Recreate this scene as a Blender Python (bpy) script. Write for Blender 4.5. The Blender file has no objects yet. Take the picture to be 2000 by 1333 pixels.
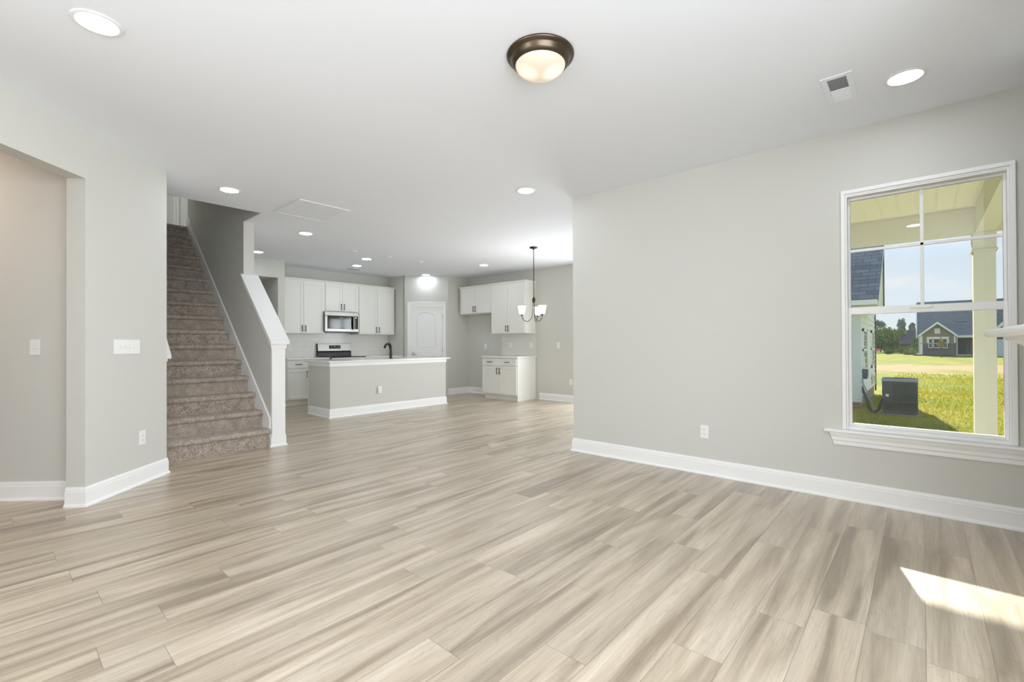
import bpy, bmesh, math, random
from mathutils import Vector, Matrix, noise
R = math.radians
random.seed(7)
S = bpy.context.scene
COL = S.collection

# ------------------------------------------------------------------ camera, sky, sun, exposure
CAM_H = 1.166
cam_d = bpy.data.cameras.new('camera')
cam_d.sensor_width = 36.0
cam_d.lens = 36.0 * 902.0 / 2000.0
cam_d.clip_start, cam_d.clip_end = 0.02, 900
cam = bpy.data.objects.new('camera', cam_d)
COL.objects.link(cam)
yaw, pitch, roll = R(41.56), R(0.34), R(-0.25)
fw = Vector((math.cos(yaw)*math.cos(pitch), math.sin(yaw)*math.cos(pitch), math.sin(pitch)))
rt = fw.cross(Vector((0, 0, 1))).normalized()
up = rt.cross(fw)
rt2 = math.cos(roll)*rt + math.sin(roll)*up
up2 = -math.sin(roll)*rt + math.cos(roll)*up
m = Matrix((rt2, up2, -fw)).transposed().to_4x4()
m.translation = Vector((0, 0, CAM_H))
cam.matrix_world = m
S.camera = cam
S.view_settings.view_transform = 'Standard'
S.view_settings.look = 'None'
S.view_settings.exposure = 0.0
S.view_settings.gamma = 1.0
S.view_settings.use_curve_mapping = False
S.cycles.use_denoising = True
S.cycles.max_bounces = 10
S.cycles.diffuse_bounces = 7
S.cycles.sample_clamp_indirect = 6.0
S.cycles.caustics_reflective = False
S.cycles.caustics_refractive = False


def lin(c):
    f = lambda v: v/12.92 if v <= 0.04045 else ((v+0.055)/1.055)**2.4
    return tuple(f(x/255.0) for x in c) + (1.0,)


W = bpy.data.worlds.new('sky')
S.world = W
W.use_nodes = True
nt = W.node_tree
nt.nodes.clear()
def N(nt, t, **kw):
    n = nt.nodes.new(t)
    for k, v in kw.items():
        setattr(n, k, v)
    return n
wo = N(nt, 'ShaderNodeOutputWorld')
bg = N(nt, 'ShaderNodeBackground')
tc = N(nt, 'ShaderNodeTexCoord')
sx = N(nt, 'ShaderNodeSeparateXYZ')
nt.links.new(tc.outputs['Generated'], sx.inputs[0])
rp = N(nt, 'ShaderNodeValToRGB')
rp.color_ramp.elements[0].position = 0.0
rp.color_ramp.elements[0].color = lin((238, 243, 247))
rp.color_ramp.elements[1].position = 0.55
rp.color_ramp.elements[1].color = lin((178, 208, 246))
e = rp.color_ramp.elements.new(0.16)
e.color = lin((222, 234, 252))
nt.links.new(sx.outputs['Z'], rp.inputs[0])
mp = N(nt, 'ShaderNodeMapping')
mp.inputs['Scale'].default_value = (2.6, 2.6, 9.0)
nt.links.new(tc.outputs['Generated'], mp.inputs[0])
nz = N(nt, 'ShaderNodeTexNoise')
nz.inputs['Scale'].default_value = 2.2
nz.inputs['Detail'].default_value = 6
nt.links.new(mp.outputs[0], nz.inputs[0])
cr = N(nt, 'ShaderNodeMapRange')
cr.inputs[1].default_value = 0.48
cr.inputs[2].default_value = 0.72
nt.links.new(nz.outputs[0], cr.inputs[0])
mx = N(nt, 'ShaderNodeMixRGB')
mx.inputs[2].default_value = lin((250, 246, 248))
nt.links.new(cr.outputs[0], mx.inputs[0])
nt.links.new(rp.outputs[0], mx.inputs[1])
nt.links.new(mx.outputs[0], bg.inputs[0])
bg.inputs[1].default_value = 1.0
nt.links.new(bg.outputs[0], wo.inputs[0])

sun_d = bpy.data.lights.new('sun', 'SUN')
sun_d.energy = 12.0
sun_d.color = (1.0, 0.93, 0.80)
sun_d.angle = R(0.6)
sun = bpy.data.objects.new('sun', sun_d)
COL.objects.link(sun)
SUN_TO = Vector((0.969*math.cos(R(26.3)), 0.248*math.cos(R(26.3)), math.sin(R(26.3))))
sun.rotation_euler = SUN_TO.to_track_quat('Z', 'Y').to_euler()
sun.location = (30, 8, 20)


def area(name, loc, facing, sx_, sy_, watts, color=(1, 1, 1)):
    d = bpy.data.lights.new(name, 'AREA')
    d.shape = 'RECTANGLE'
    d.size, d.size_y = sx_, sy_
    d.energy = watts
    d.color = color
    o = bpy.data.objects.new(name, d)
    COL.objects.link(o)
    o.location = loc
    o.rotation_euler = (-Vector(facing)).to_track_quat('Z', 'Y').to_euler()
    return o


# area lamps for daylight: the patio door, plus fill lamps added out of view
area('side_fill_light', (-0.3, -1.04, 1.45), (0, 1, 0), 3.4, 1.9, 152, (0.86, 0.93, 1.0))  # fill lamp at an added, unseen window
area('rear_fill_light', (-3.02, 2.02, 1.45), (1, 0, 0), 1.15, 1.9, 48, (0.86, 0.93, 1.0))  # second fill lamp, at the window added behind the camera
area('daylight_patio_door', (7.74, 3.98, 1.05), (-1, 0, 0), 1.7, 1.9, 100, (0.86, 0.93, 1.0))

area('landing_fill_light', (0.56, 9.14, 4.3), (0, 1, 0), 0.7, 1.2, 20, (0.95, 0.98, 1.0))  # fill lamp added before a solid wall to brighten the landing door
LAMP = 52.0      # radiance of the recessed lenses


# ------------------------------------------------------------------ materials
MATS = {}
def principled(name):
    mt = bpy.data.materials.new(name)
    mt.use_nodes = True
    return mt, mt.node_tree, mt.node_tree.nodes['Principled BSDF']


def mat(name, rgb, rough=0.5, metal=0.0, spec=0.5, emit=None, bump=None, var=None, coat=0.0):
    if name in MATS:
        return MATS[name]
    mt, nt, b = principled(name)
    b.inputs['Base Color'].default_value = lin(rgb)
    b.inputs['Roughness'].default_value = rough
    b.inputs['Metallic'].default_value = metal
    b.inputs['Specular IOR Level'].default_value = spec
    b.inputs['Coat Weight'].default_value = coat
    if emit:
        b.inputs['Emission Color'].default_value = lin(emit[0])
        b.inputs['Emission Strength'].default_value = emit[1]
    tc = None
    if var or bump:
        tc = N(nt, 'ShaderNodeTexCoord')
    if var:                         # var = (scale, other rgb, amount)
        n = N(nt, 'ShaderNodeTexNoise')
        n.inputs['Scale'].default_value = var[0]
        n.inputs['Detail'].default_value = 5
        nt.links.new(tc.outputs['Object'], n.inputs[0])
        mr = N(nt, 'ShaderNodeMapRange')
        mr.inputs[1].default_value, mr.inputs[2].default_value = 0.35, 0.65
        mr.inputs[4].default_value = var[2]
        nt.links.new(n.outputs[0], mr.inputs[0])
        x = N(nt, 'ShaderNodeMixRGB')
        x.inputs[1].default_value = lin(rgb)
        x.inputs[2].default_value = lin(var[1])
        nt.links.new(mr.outputs[0], x.inputs[0])
        nt.links.new(x.outputs[0], b.inputs['Base Color'])
    if bump:                        # bump = (scale, strength, distance)
        n = N(nt, 'ShaderNodeTexNoise')
        n.inputs['Scale'].default_value = bump[0]
        n.inputs['Detail'].default_value = 4
        nt.links.new(tc.outputs['Object'], n.inputs[0])
        bp = N(nt, 'ShaderNodeBump')
        bp.inputs['Strength'].default_value = bump[1]
        bp.inputs['Distance'].default_value = bump[2]
        nt.links.new(n.outputs[0], bp.inputs['Height'])
        nt.links.new(bp.outputs[0], b.inputs['Normal'])
    MATS[name] = mt
    return mt


def math_node(nt, op, a, b=None, c=None):
    n = N(nt, 'ShaderNodeMath', operation=op)
    for i, v in enumerate((a, b, c)):
        if v is None:
            continue
        if isinstance(v, (int, float)):
            n.inputs[i].default_value = v
        else:
            nt.links.new(v, n.inputs[i])
    return n.outputs[0]


def plank_material():
    mt, nt, b = principled('vinyl_plank_floor')
    L = nt.links
    tc = N(nt, 'ShaderNodeTexCoord')
    s = N(nt, 'ShaderNodeSeparateXYZ')
    L.new(tc.outputs['Object'], s.inputs[0])
    x, y = s.outputs[0], s.outputs[1]
    WD, LN = 0.1845, 1.22
    v = math_node(nt, 'DIVIDE', math_node(nt, 'ADD', y, 0.005), WD)
    row = math_node(nt, 'FLOOR', v)
    fy = math_node(nt, 'FRACT', v)
    wn = N(nt, 'ShaderNodeTexWhiteNoise', noise_dimensions='1D')
    L.new(row, wn.inputs['W'])
    u = math_node(nt, 'ADD', math_node(nt, 'DIVIDE', x, LN), math_node(nt, 'MULTIPLY', wn.outputs['Value'], 7.0))
    colm = math_node(nt, 'FLOOR', u)
    fx = math_node(nt, 'FRACT', u)
    cid = N(nt, 'ShaderNodeCombineXYZ')
    L.new(row, cid.inputs[0]); L.new(colm, cid.inputs[1])
    w2 = N(nt, 'ShaderNodeTexWhiteNoise', noise_dimensions='2D')
    L.new(cid.outputs[0], w2.inputs['Vector'])
    rnd = w2.outputs['Value']
    # broad soft streaks along each plank
    def coords(ax, ay, shift):
        c = N(nt, 'ShaderNodeCombineXYZ')
        L.new(math_node(nt, 'MULTIPLY', x, ax), c.inputs[0])
        L.new(math_node(nt, 'MULTIPLY', y, ay), c.inputs[1])
        L.new(math_node(nt, 'MULTIPLY', rnd, shift), c.inputs[2])
        return c.outputs[0]
    n1 = N(nt, 'ShaderNodeTexNoise')
    n1.inputs['Scale'].default_value = 1.0
    n1.inputs['Detail'].default_value = 3
    n1.inputs['Distortion'].default_value = 0.6
    L.new(coords(0.85, 11.0, 70.0), n1.inputs[0])
    wv = N(nt, 'ShaderNodeTexNoise')       # warp for the cathedral grain
    wv.inputs['Scale'].default_value = 1.0
    wv.inputs['Detail'].default_value = 2
    L.new(coords(2.0, 9.0, 40.0), wv.inputs[0])
    rings = math_node(nt, 'FRACT', math_node(nt, 'MULTIPLY', wv.outputs[0], 11.0))
    rings = math_node(nt, 'ABSOLUTE', math_node(nt, 'SUBTRACT', rings, 0.5))
    n2 = N(nt, 'ShaderNodeTexNoise')
    n2.inputs['Scale'].default_value = 1.0
    n2.inputs['Detail'].default_value = 4
    L.new(coords(5.0, 130.0, 30.0), n2.inputs[0])
    r1 = N(nt, 'ShaderNodeValToRGB')
    els = r1.color_ramp.elements
    els[0].position, els[0].color = 0.33, lin((154, 138, 117))
    els[1].position, els[1].color = 0.68, lin((212, 197, 176))
    q = els.new(0.5); q.color = lin((192, 176, 153))
    L.new(n1.outputs[0], r1.inputs[0])
    tone = N(nt, 'ShaderNodeMixRGB', blend_type='MULTIPLY')
    tone.inputs[0].default_value = 1.0
    tr = N(nt, 'ShaderNodeMapRange')
    tr.inputs[3].default_value, tr.inputs[4].default_value = 0.88, 1.06
    L.new(rnd, tr.inputs[0])
    L.new(r1.outputs[0], tone.inputs[1]); L.new(tr.outputs[0], tone.inputs[2])
    g = N(nt, 'ShaderNodeMixRGB', blend_type='MULTIPLY')
    g.inputs[0].default_value = 1.0
    gr = N(nt, 'ShaderNodeMapRange')
    gr.inputs[1].default_value, gr.inputs[2].default_value = 0.3, 0.7
    gr.inputs[3].default_value, gr.inputs[4].default_value = 0.88, 1.08
    L.new(n2.outputs[0], gr.inputs[0])
    L.new(tone.outputs[0], g.inputs[1]); L.new(gr.outputs[0], g.inputs[2])
    g2 = N(nt, 'ShaderNodeMixRGB', blend_type='MULTIPLY')
    g2.inputs[0].default_value = 1.0
    rr = N(nt, 'ShaderNodeMapRange')
    rr.inputs[1].default_value, rr.inputs[2].default_value = 0.0, 0.09
    rr.inputs[3].default_value, rr.inputs[4].default_value = 0.90, 1.0
    L.new(rings, rr.inputs[0])
    L.new(g.outputs[0], g2.inputs[1]); L.new(rr.outputs[0], g2.inputs[2])
    ey = math_node(nt, 'MULTIPLY', math_node(nt, 'MINIMUM', fy, math_node(nt, 'SUBTRACT', 1.0, fy)), WD)
    ex = math_node(nt, 'MULTIPLY', math_node(nt, 'MINIMUM', fx, math_node(nt, 'SUBTRACT', 1.0, fx)), LN)
    ed = math_node(nt, 'MINIMUM', ey, ex)
    em = N(nt, 'ShaderNodeMapRange')
    em.inputs[1].default_value, em.inputs[2].default_value = 0.0006, 0.0022
    em.inputs[3].default_value, em.inputs[4].default_value = 0.62, 1.0
    L.new(ed, em.inputs[0])
    fin = N(nt, 'ShaderNodeMixRGB', blend_type='MULTIPLY')
    fin.inputs[0].default_value = 1.0
    L.new(g2.outputs[0], fin.inputs[1]); L.new(em.outputs[0], fin.inputs[2])
    L.new(fin.outputs[0], b.inputs['Base Color'])
    b.inputs['Roughness'].default_value = 0.36
    b.inputs['Specular IOR Level'].default_value = 0.6
    b.inputs['Coat Weight'].default_value = 0.6
    b.inputs['Coat Roughness'].default_value = 0.34
    hb = math_node(nt, 'ADD', math_node(nt, 'MULTIPLY', n2.outputs[0], 0.35), em.outputs[0])
    bp = N(nt, 'ShaderNodeBump')
    bp.inputs['Strength'].default_value = 0.25
    bp.inputs['Distance'].default_value = 0.0015
    L.new(hb, bp.inputs['Height']); L.new(bp.outputs[0], b.inputs['Normal'])
    return mt


def brick_material(name, c1, c2, mortar, bw, bh, ms, rough, axis='XZ', bump=0.4, offset=0.5):
    mt, nt, b = principled(name)
    L = nt.links
    tc = N(nt, 'ShaderNodeTexCoord')
    s = N(nt, 'ShaderNodeSeparateXYZ')
    L.new(tc.outputs['Object'], s.inputs[0])
    c = N(nt, 'ShaderNodeCombineXYZ')
    L.new(s.outputs['XYZ'.index(axis[0])], c.inputs[0])
    L.new(s.outputs['XYZ'.index(axis[1])], c.inputs[1])
    br = N(nt, 'ShaderNodeTexBrick')
    br.offset = offset
    br.inputs['Color1'].default_value = lin(c1)
    br.inputs['Color2'].default_value = lin(c2)
    br.inputs['Mortar'].default_value = lin(mortar)
    br.inputs['Scale'].default_value = 1.0
    br.inputs['Mortar Size'].default_value = ms
    br.inputs['Mortar Smooth'].default_value = 0.2
    br.inputs['Brick Width'].default_value = bw
    br.inputs['Row Height'].default_value = bh
    L.new(c.outputs[0], br.inputs[0])
    L.new(br.outputs['Color'], b.inputs['Base Color'])
    b.inputs['Roughness'].default_value = rough
    bp = N(nt, 'ShaderNodeBump')
    bp.inputs['Strength'].default_value = bump
    bp.inputs['Distance'].default_value = 0.002
    bp.invert = True
    L.new(br.outputs['Fac'], bp.inputs['Height']); L.new(bp.outputs[0], b.inputs['Normal'])
    return mt


def carpet_material():
    mt, nt, b = principled('stair_carpet')
    L = nt.links
    tc = N(nt, 'ShaderNodeTexCoord')
    n = N(nt, 'ShaderNodeTexNoise')
    n.inputs['Scale'].default_value = 150
    n.inputs['Detail'].default_value = 2
    L.new(tc.outputs['Object'], n.inputs[0])
    n2 = N(nt, 'ShaderNodeTexNoise')
    n2.inputs['Scale'].default_value = 14
    n2.inputs['Detail'].default_value = 3
    L.new(tc.outputs['Object'], n2.inputs[0])
    a = math_node(nt, 'ADD', math_node(nt, 'MULTIPLY', n.outputs[0], 0.75), math_node(nt, 'MULTIPLY', n2.outputs[0], 0.25))
    r = N(nt, 'ShaderNodeValToRGB')
    r.color_ramp.elements[0].position, r.color_ramp.elements[0].color = 0.36, lin((124, 112, 102))
    r.color_ramp.elements[1].position, r.color_ramp.elements[1].color = 0.64, lin((212, 199, 186))
    L.new(a, r.inputs[0])
    L.new(r.outputs[0], b.inputs['Base Color'])
    b.inputs['Roughness'].default_value = 1.0
    b.inputs['Specular IOR Level'].default_value = 0.05
    b.inputs['Sheen Weight'].default_value = 0.15
    bp = N(nt, 'ShaderNodeBump')
    bp.inputs['Strength'].default_value = 0.7
    bp.inputs['Distance'].default_value = 0.008
    L.new(a, bp.inputs['Height']); L.new(bp.outputs[0], b.inputs['Normal'])
    return mt


def glass_material(name='window_glass', tint=(250, 253, 252), boost=1.0):
    mt = bpy.data.materials.new(name)
    mt.use_nodes = True
    nt = mt.node_tree
    nt.nodes.clear()
    o = N(nt, 'ShaderNodeOutputMaterial')
    t = N(nt, 'ShaderNodeBsdfTransparent')
    t.inputs[0].default_value = lin(tint)
    g = N(nt, 'ShaderNodeBsdfGlossy')
    g.inputs['Roughness'].default_value = 0.0
    f = N(nt, 'ShaderNodeFresnel')
    f.inputs[0].default_value = 1.45
    x = N(nt, 'ShaderNodeMixShader')
    nt.links.new(f.outputs[0], x.inputs[0])
    nt.links.new(t.outputs[0], x.inputs[1]); nt.links.new(g.outputs[0], x.inputs[2])
    nt.links.new(x.outputs[0], o.inputs[0])
    return mt


def lawn_material():
    mt, nt, b = principled('lawn_grass')
    L = nt.links
    tc = N(nt, 'ShaderNodeTexCoord')
    s = N(nt, 'ShaderNodeSeparateXYZ')
    L.new(tc.outputs['Object'], s.inputs[0])
    n = N(nt, 'ShaderNodeTexNoise'); n.inputs['Scale'].default_value = 0.35; n.inputs['Detail'].default_value = 8
    n.inputs['Roughness'].default_value = 0.68
    L.new(tc.outputs['Object'], n.inputs[0])
    r = N(nt, 'ShaderNodeValToRGB')
    el = r.color_ramp.elements
    el[0].position, el[0].color = 0.34, lin((92, 106, 20))
    el[1].position, el[1].color = 0.68, lin((162, 140, 38))
    q = el.new(0.5); q.color = lin((128, 134, 25))
    L.new(n.outputs[0], r.inputs[0])
    # mown hay and bare soil lying in a band across the field
    nb = N(nt, 'ShaderNodeTexNoise'); nb.inputs['Scale'].default_value = 0.30; nb.inputs['Detail'].default_value = 8; nb.inputs['Roughness'].default_value = 0.7
    L.new(tc.outputs['Object'], nb.inputs[0])
    d = math_node(nt, 'ADD', s.outputs[0], math_node(nt, 'MULTIPLY', math_node(nt, 'SUBTRACT', nb.outputs[0], 0.5), 40.0))
    d = math_node(nt, 'ADD', d, math_node(nt, 'MULTIPLY', s.outputs[1], 0.9))
    band = math_node(nt, 'ABSOLUTE', math_node(nt, 'SUBTRACT', d, 44.0))
    bm = N(nt, 'ShaderNodeMapRange')
    bm.inputs[1].default_value, bm.inputs[2].default_value = 3.5, 8.5
    bm.inputs[3].default_value, bm.inputs[4].default_value = 0.8, 0.0
    L.new(band, bm.inputs[0])
    x = N(nt, 'ShaderNodeMixRGB'); x.inputs[2].default_value = lin((178, 146, 116))
    L.new(bm.outputs[0], x.inputs[0]); L.new(r.outputs[0], x.inputs[1])
    L.new(x.outputs[0], b.inputs['Base Color'])
    b.inputs['Roughness'].default_value = 0.95
    b.inputs['Specular IOR Level'].default_value = 0.1
    n3 = N(nt, 'ShaderNodeTexNoise'); n3.inputs['Scale'].default_value = 9; n3.inputs['Detail'].default_value = 6
    L.new(tc.outputs['Object'], n3.inputs[0])
    bp = N(nt, 'ShaderNodeBump'); bp.inputs['Strength'].default_value = 0.6; bp.inputs['Distance'].default_value = 0.06
    L.new(n3.outputs[0], bp.inputs['Height']); L.new(bp.outputs[0], b.inputs['Normal'])
    return mt


WALL = mat('wall_paint_greige', (212, 211, 205), 0.75, spec=0.25, bump=(220, 0.04, 0.001))
CEIL = mat('ceiling_paint_white', (240, 243, 250), 0.85, spec=0.2, bump=(160, 0.05, 0.001))
TRIM = mat('trim_paint_white', (246, 246, 245), 0.42, spec=0.4)
FLOOR = plank_material()
CARPET = carpet_material()
CAB = mat('cabinet_paint_white', (236, 235, 229), 0.45, spec=0.4)
QUARTZ = mat('quartz_counter_white', (240, 240, 236), 0.14, spec=0.5, var=(6, (228, 228, 224), 0.5))
STEEL = mat('stainless_steel', (172, 169, 164), 0.30, metal=1.0, var=(3, (158, 154, 149), 0.5))
CHROME = mat('satin_nickel', (190, 187, 182), 0.25, metal=1.0)
BLACKG = mat('black_appliance_glass', (16, 16, 17), 0.06, spec=0.6)
BLACKP = mat('black_enamel', (28, 27, 26), 0.35)
DISPLAY = mat('oven_window_glass', (96, 98, 96), 0.08, spec=0.5)
BRONZE = mat('oil_rubbed_bronze', (60, 52, 46), 0.38, metal=0.7, spec=0.5)
PULL = mat('bronze_pull', (58, 54, 50), 0.4, metal=0.5)
FIXT = mat('fixture_bronze', (112, 98, 84), 0.33, metal=1.0, var=(4, (88, 80, 70), 0.6))
PLATE = mat('plate_plastic_white', (240, 240, 237), 0.4)
SLOT = mat('socket_slot_grey', (120, 119, 115), 0.6)
GRILLE = mat('grille_enamel_white', (240, 243, 249), 0.5)
DARKVOID = mat('vent_throat_grey', (150, 152, 153), 0.9)
TILE = brick_material('subway_tile_backsplash', (233, 231, 225), (229, 227, 221), (219, 217, 211), 0.305, 0.1016, 0.003, 0.16)
TILEY = brick_material('subway_tile_side', (233, 231, 225), (229, 227, 221), (219, 217, 211), 0.305, 0.1016, 0.003, 0.16, axis='YZ')
GLASS = glass_material()
SOFFIT = mat('porch_soffit_vinyl', (234, 231, 204), 0.6)  # yellow bounce from the lawn is tinted into the soffit colour
PORCHT = mat('porch_trim_lawn_tint', (212, 209, 190), 0.6)  # cream tone carries lawn bounce light on white trim
LAWN = lawn_material()
LENS = mat('lamp_lens', (255, 255, 255), 0.5, emit=((236, 246, 255), LAMP))


# ------------------------------------------------------------------ mesh builder
class MB:
    def __init__(self):
        self.v, self.f, self.mi = [], [], []
        self.cur = 0

    def slot(self, i):
        self.cur = i
        return self

    def add(self, vs, fs):
        o = len(self.v)
        self.v += [tuple(p) for p in vs]
        for f in fs:
            self.f.append([i+o for i in f])
            self.mi.append(self.cur)
        return self

    def box(self, x0, x1, y0, y1, z0, z1):
        x0, x1 = min(x0, x1), max(x0, x1)
        y0, y1 = min(y0, y1), max(y0, y1)
        z0, z1 = min(z0, z1), max(z0, z1)
        vs = [(x0, y0, z0), (x1, y0, z0), (x1, y1, z0), (x0, y1, z0), (x0, y0, z1), (x1, y0, z1), (x1, y1, z1), (x0, y1, z1)]
        return self.add(vs, [(0, 3, 2, 1), (4, 5, 6, 7), (0, 1, 5, 4), (1, 2, 6, 5), (2, 3, 7, 6), (3, 0, 4, 7)])

    def prism(self, poly, axis, a, b):
        """poly of 2D points in the two other axes (in XYZ order), extruded along axis from a to b"""
        def P(p, t):
            return {'X': (t, p[0], p[1]), 'Y': (p[0], t, p[1]), 'Z': (p[0], p[1], t)}[axis]
        n = len(poly)
        vs = [P(p, a) for p in poly] + [P(p, b) for p in poly]
        fs = [tuple(range(n))[::-1], tuple(range(n, 2*n))]
        fs += [(i, (i+1) % n, n+(i+1) % n, n+i) for i in range(n)]
        return self.add(vs, fs)

    def lathe(self, prof, c=(0, 0, 0), n=32, axis='Z', cap=True):
        vs, fs = [], []
        k = len(prof)
        for i in range(n):
            a = 2*math.pi*i/n
            for r, h in prof:
                p = (r*math.cos(a), r*math.sin(a), h)
                if axis == 'X':
                    p = (h, p[0], p[1])
                elif axis == 'Y':
                    p = (p[1], h, p[0])
                vs.append((p[0]+c[0], p[1]+c[1], p[2]+c[2]))
        for i in range(n):
            j = (i+1) % n
            for q in range(k-1):
                fs.append((i*k+q, j*k+q, j*k+q+1, i*k+q+1))
        if cap:
            fs.append(tuple(i*k for i in range(n))[::-1])
            fs.append(tuple(i*k+k-1 for i in range(n)))
        return self.add(vs, fs)

    def tube(self, pts, r, n=10, closed=False):
        pts = [Vector(p) for p in pts]
        rs = r if isinstance(r, (list, tuple)) else [r]*len(pts)
        k = len(pts)
        vs, fs = [], []
        prev = None
        for i, p in enumerate(pts):
            if closed:
                d = pts[(i+1) % k]-pts[i-1]
            else:
                d = pts[min(i+1, k-1)]-pts[max(i-1, 0)]
            d.normalize()
            if prev is None:
                a = Vector((0, 0, 1)) if abs(d.z) < 0.9 else Vector((1, 0, 0))
                u = d.cross(a).normalized()
            else:
                u = (prev-d*prev.dot(d)).normalized()
            prev = u
            w = d.cross(u)
            for j in range(n):
                t = 2*math.pi*j/n
                vs.append(p+rs[i]*(math.cos(t)*u+math.sin(t)*w))
        for i in range(k if closed else k-1):
            for j in range(n):
                fs.append((i*n+j, i*n+(j+1) % n, ((i+1) % k)*n+(j+1) % n, ((i+1) % k)*n+j))
        if not closed:
            fs.append(tuple(range(n))[::-1])
            fs.append(tuple((k-1)*n+j for j in range(n)))
        return self.add(vs, fs)

    def sweep(self, path, prof, closed=False):
        """profile (offset to the right of travel, z) run along a 2D path with mitred corners"""
        path = [Vector(p) for p in path]
        k, q = len(path), len(prof)
        vs, fs = [], []
        for i, p in enumerate(path):
            ns = []
            if closed or i > 0:
                d = (p-path[i-1]).normalized(); ns.append(Vector((d.y, -d.x)))
            if closed or i < k-1:
                d = (path[(i+1) % k]-p).normalized(); ns.append(Vector((d.y, -d.x)))
            mit = ns[0] if len(ns) == 1 else (ns[0]+ns[1])/(1+ns[0].dot(ns[1]))
            for o, z in prof:
                w = p+mit*o
                vs.append((w.x, w.y, z))
        for i in range(k if closed else k-1):
            j = (i+1) % k
            for a in range(q):
                b = (a+1) % q
                fs.append((i*q+a, j*q+a, j*q+b, i*q+b))
        if not closed:
            fs.append(tuple(range(q)))
            fs.append(tuple((k-1)*q+a for a in range(q))[::-1])
        return self.add(vs, fs)

    def build(self, name, mats, parent=None, bevel=0.0, smooth=None, segs=2):
        me = bpy.data.meshes.new(name)
        me.from_pydata(self.v, [], self.f)
        bm = bmesh.new(); bm.from_mesh(me)
        bmesh.ops.recalc_face_normals(bm, faces=bm.faces)
        bm.to_mesh(me); bm.free()
        for mm in (mats if isinstance(mats, (list, tuple)) else [mats]):
            me.materials.append(mm)
        for p, i in zip(me.polygons, self.mi):
            p.material_index = i
        if smooth:
            for p in me.polygons:
                p.use_smooth = True
            me.set_sharp_from_angle(angle=R(smooth))
        o = bpy.data.objects.new(name, me)
        COL.objects.link(o)
        if parent:
            o.parent = parent
        if bevel:
            md = o.modifiers.new('bevel', 'BEVEL')
            md.width = bevel; md.segments = segs; md.limit_method = 'ANGLE'; md.angle_limit = R(50)
        return o


def tag(o, label, cat, group=None, kind=None):
    o['label'] = label
    o['category'] = cat
    if group:
        o['group'] = group
    if kind:
        o['kind'] = kind
    return o


def thing(name, label, cat, loc=(0, 0, 0), rz=0, group=None):
    o = bpy.data.objects.new(name, None)
    COL.objects.link(o)
    o.location = loc
    o.rotation_euler = (0, 0, R(rz))
    o.empty_display_size = 0.1
    return tag(o, label, cat, group)


def struct(o):
    o['kind'] = 'structure'
    return o


def sroot(name, loc=(0, 0, 0), rz=0):
    o = bpy.data.objects.new(name, None)
    COL.objects.link(o)
    o.location = loc
    o.rotation_euler = (0, 0, R(rz))
    return struct(o)


def dup(root, loc, rz=None, label=None):
    r = root.copy(); COL.objects.link(r)
    r.location = loc
    if rz is not None:
        r.rotation_euler = (0, 0, R(rz))
    if label:
        r['label'] = label
    for ch in list(root.children):
        c = ch.copy(); COL.objects.link(c); c.parent = r
        for g in ch.children:
            d = g.copy(); COL.objects.link(d); d.parent = c
    return r


# ------------------------------------------------------------------ the room shell
H = 2.74
XW = 4.21            # inner face of the window wall
XK = 7.62            # inner face of the dining / kitchen side wall
YC = 2.84            # outside corner where the window wall ends
YK = 9.53            # kitchen back wall
struct(MB().box(-3.2, 4.30, -1.2, 10.6, -0.12, 0).box(4.30, 7.8, YC-0.12, 9.8, -0.12, 0).build('floor', FLOOR))

ceil = MB()
ceil.box(-3.2, 4.30, -1.2, 5.89, H, H+0.33)
ceil.box(4.30, 7.8, YC-0.12, 9.8, H, H+0.33)
ceil.box(2.14, 4.30, 5.89, 9.8, H, H+0.33)
ceil.box(-3.2, 1.12, 5.89, 10.6, H, H+0.33)
struct(ceil.build('ceiling', CEIL))

# window wall with its opening
OY0, OY1, OZ0, OZ1 = -0.432, 0.432, 0.52, 2.262
w = MB()
w.box(XW, XW+0.16, -1.2, OY0, 0, H).box(XW, XW+0.16, OY1, YC, 0, H)
w.box(XW, XW+0.16, OY0, OY1, 0, OZ0).box(XW, XW+0.16, OY0, OY1, OZ1, H)
struct(w.build('wall_window', WALL))
struct(MB().box(XW+0.16, XK+0.16, YC-0.15, YC, 0, H).build('wall_dining_return', WALL))
PY0, PY1 = 3.10, 4.86
w = MB()
w.box(XK, XK+0.16, YC, PY0, 0, H).box(XK, XK+0.16, PY1, 8.30, 0, H).box(XK, XK+0.16, PY0, PY1, 2.06, H)
struct(w.build('wall_dining', WALL))
PA, PB = (6.98, 8.15), (6.28, 8.85)       # pantry corner points
struct(MB().box(PA[0], XK, 8.15, 8.27, 0, H).build('wall_pantry_return', WALL))
d45 = Vector((-1, 1)).normalized(); n45 = Vector((-1, -1)).normalized()
def diag_pt(s, off=0.0, z=0.0):
    p = Vector(PA)+d45*s+n45*off
    return (p.x, p.y, z)
PLEN = (Vector(PB)-Vector(PA)).length
DC = PLEN*0.5 - 0.005          # centre of the pantry door along the wall
DW = 0.715
def diag_box(mb, s0, s1, o0, o1, z0, z1):
    q = [diag_pt(s0, o0), diag_pt(s1, o0), diag_pt(s1, o1), diag_pt(s0, o1)]
    mb.prism([(a[0], a[1]) for a in q], 'Z', z0, z1)
    return mb
w = MB()
diag_box(w, 0, DC-DW/2-0.02, 0, -0.11, 0, H)
diag_box(w, DC+DW/2+0.02, PLEN, 0, -0.11, 0, H)
diag_box(w, DC-DW/2-0.02, DC+DW/2+0.02, 0, -0.11, 2.075, H)
struct(w.build('wall_pantry', WALL))
struct(MB().box(PB[0], PB[0]+0.12, PB[1]+0.07, YK, 0, H).build('wall_pantry_side', WALL))
struct(MB().box(3.56, PB[0]+0.12, YK, YK+0.12, 0, H).build('wall_kitchen', WALL))
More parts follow.
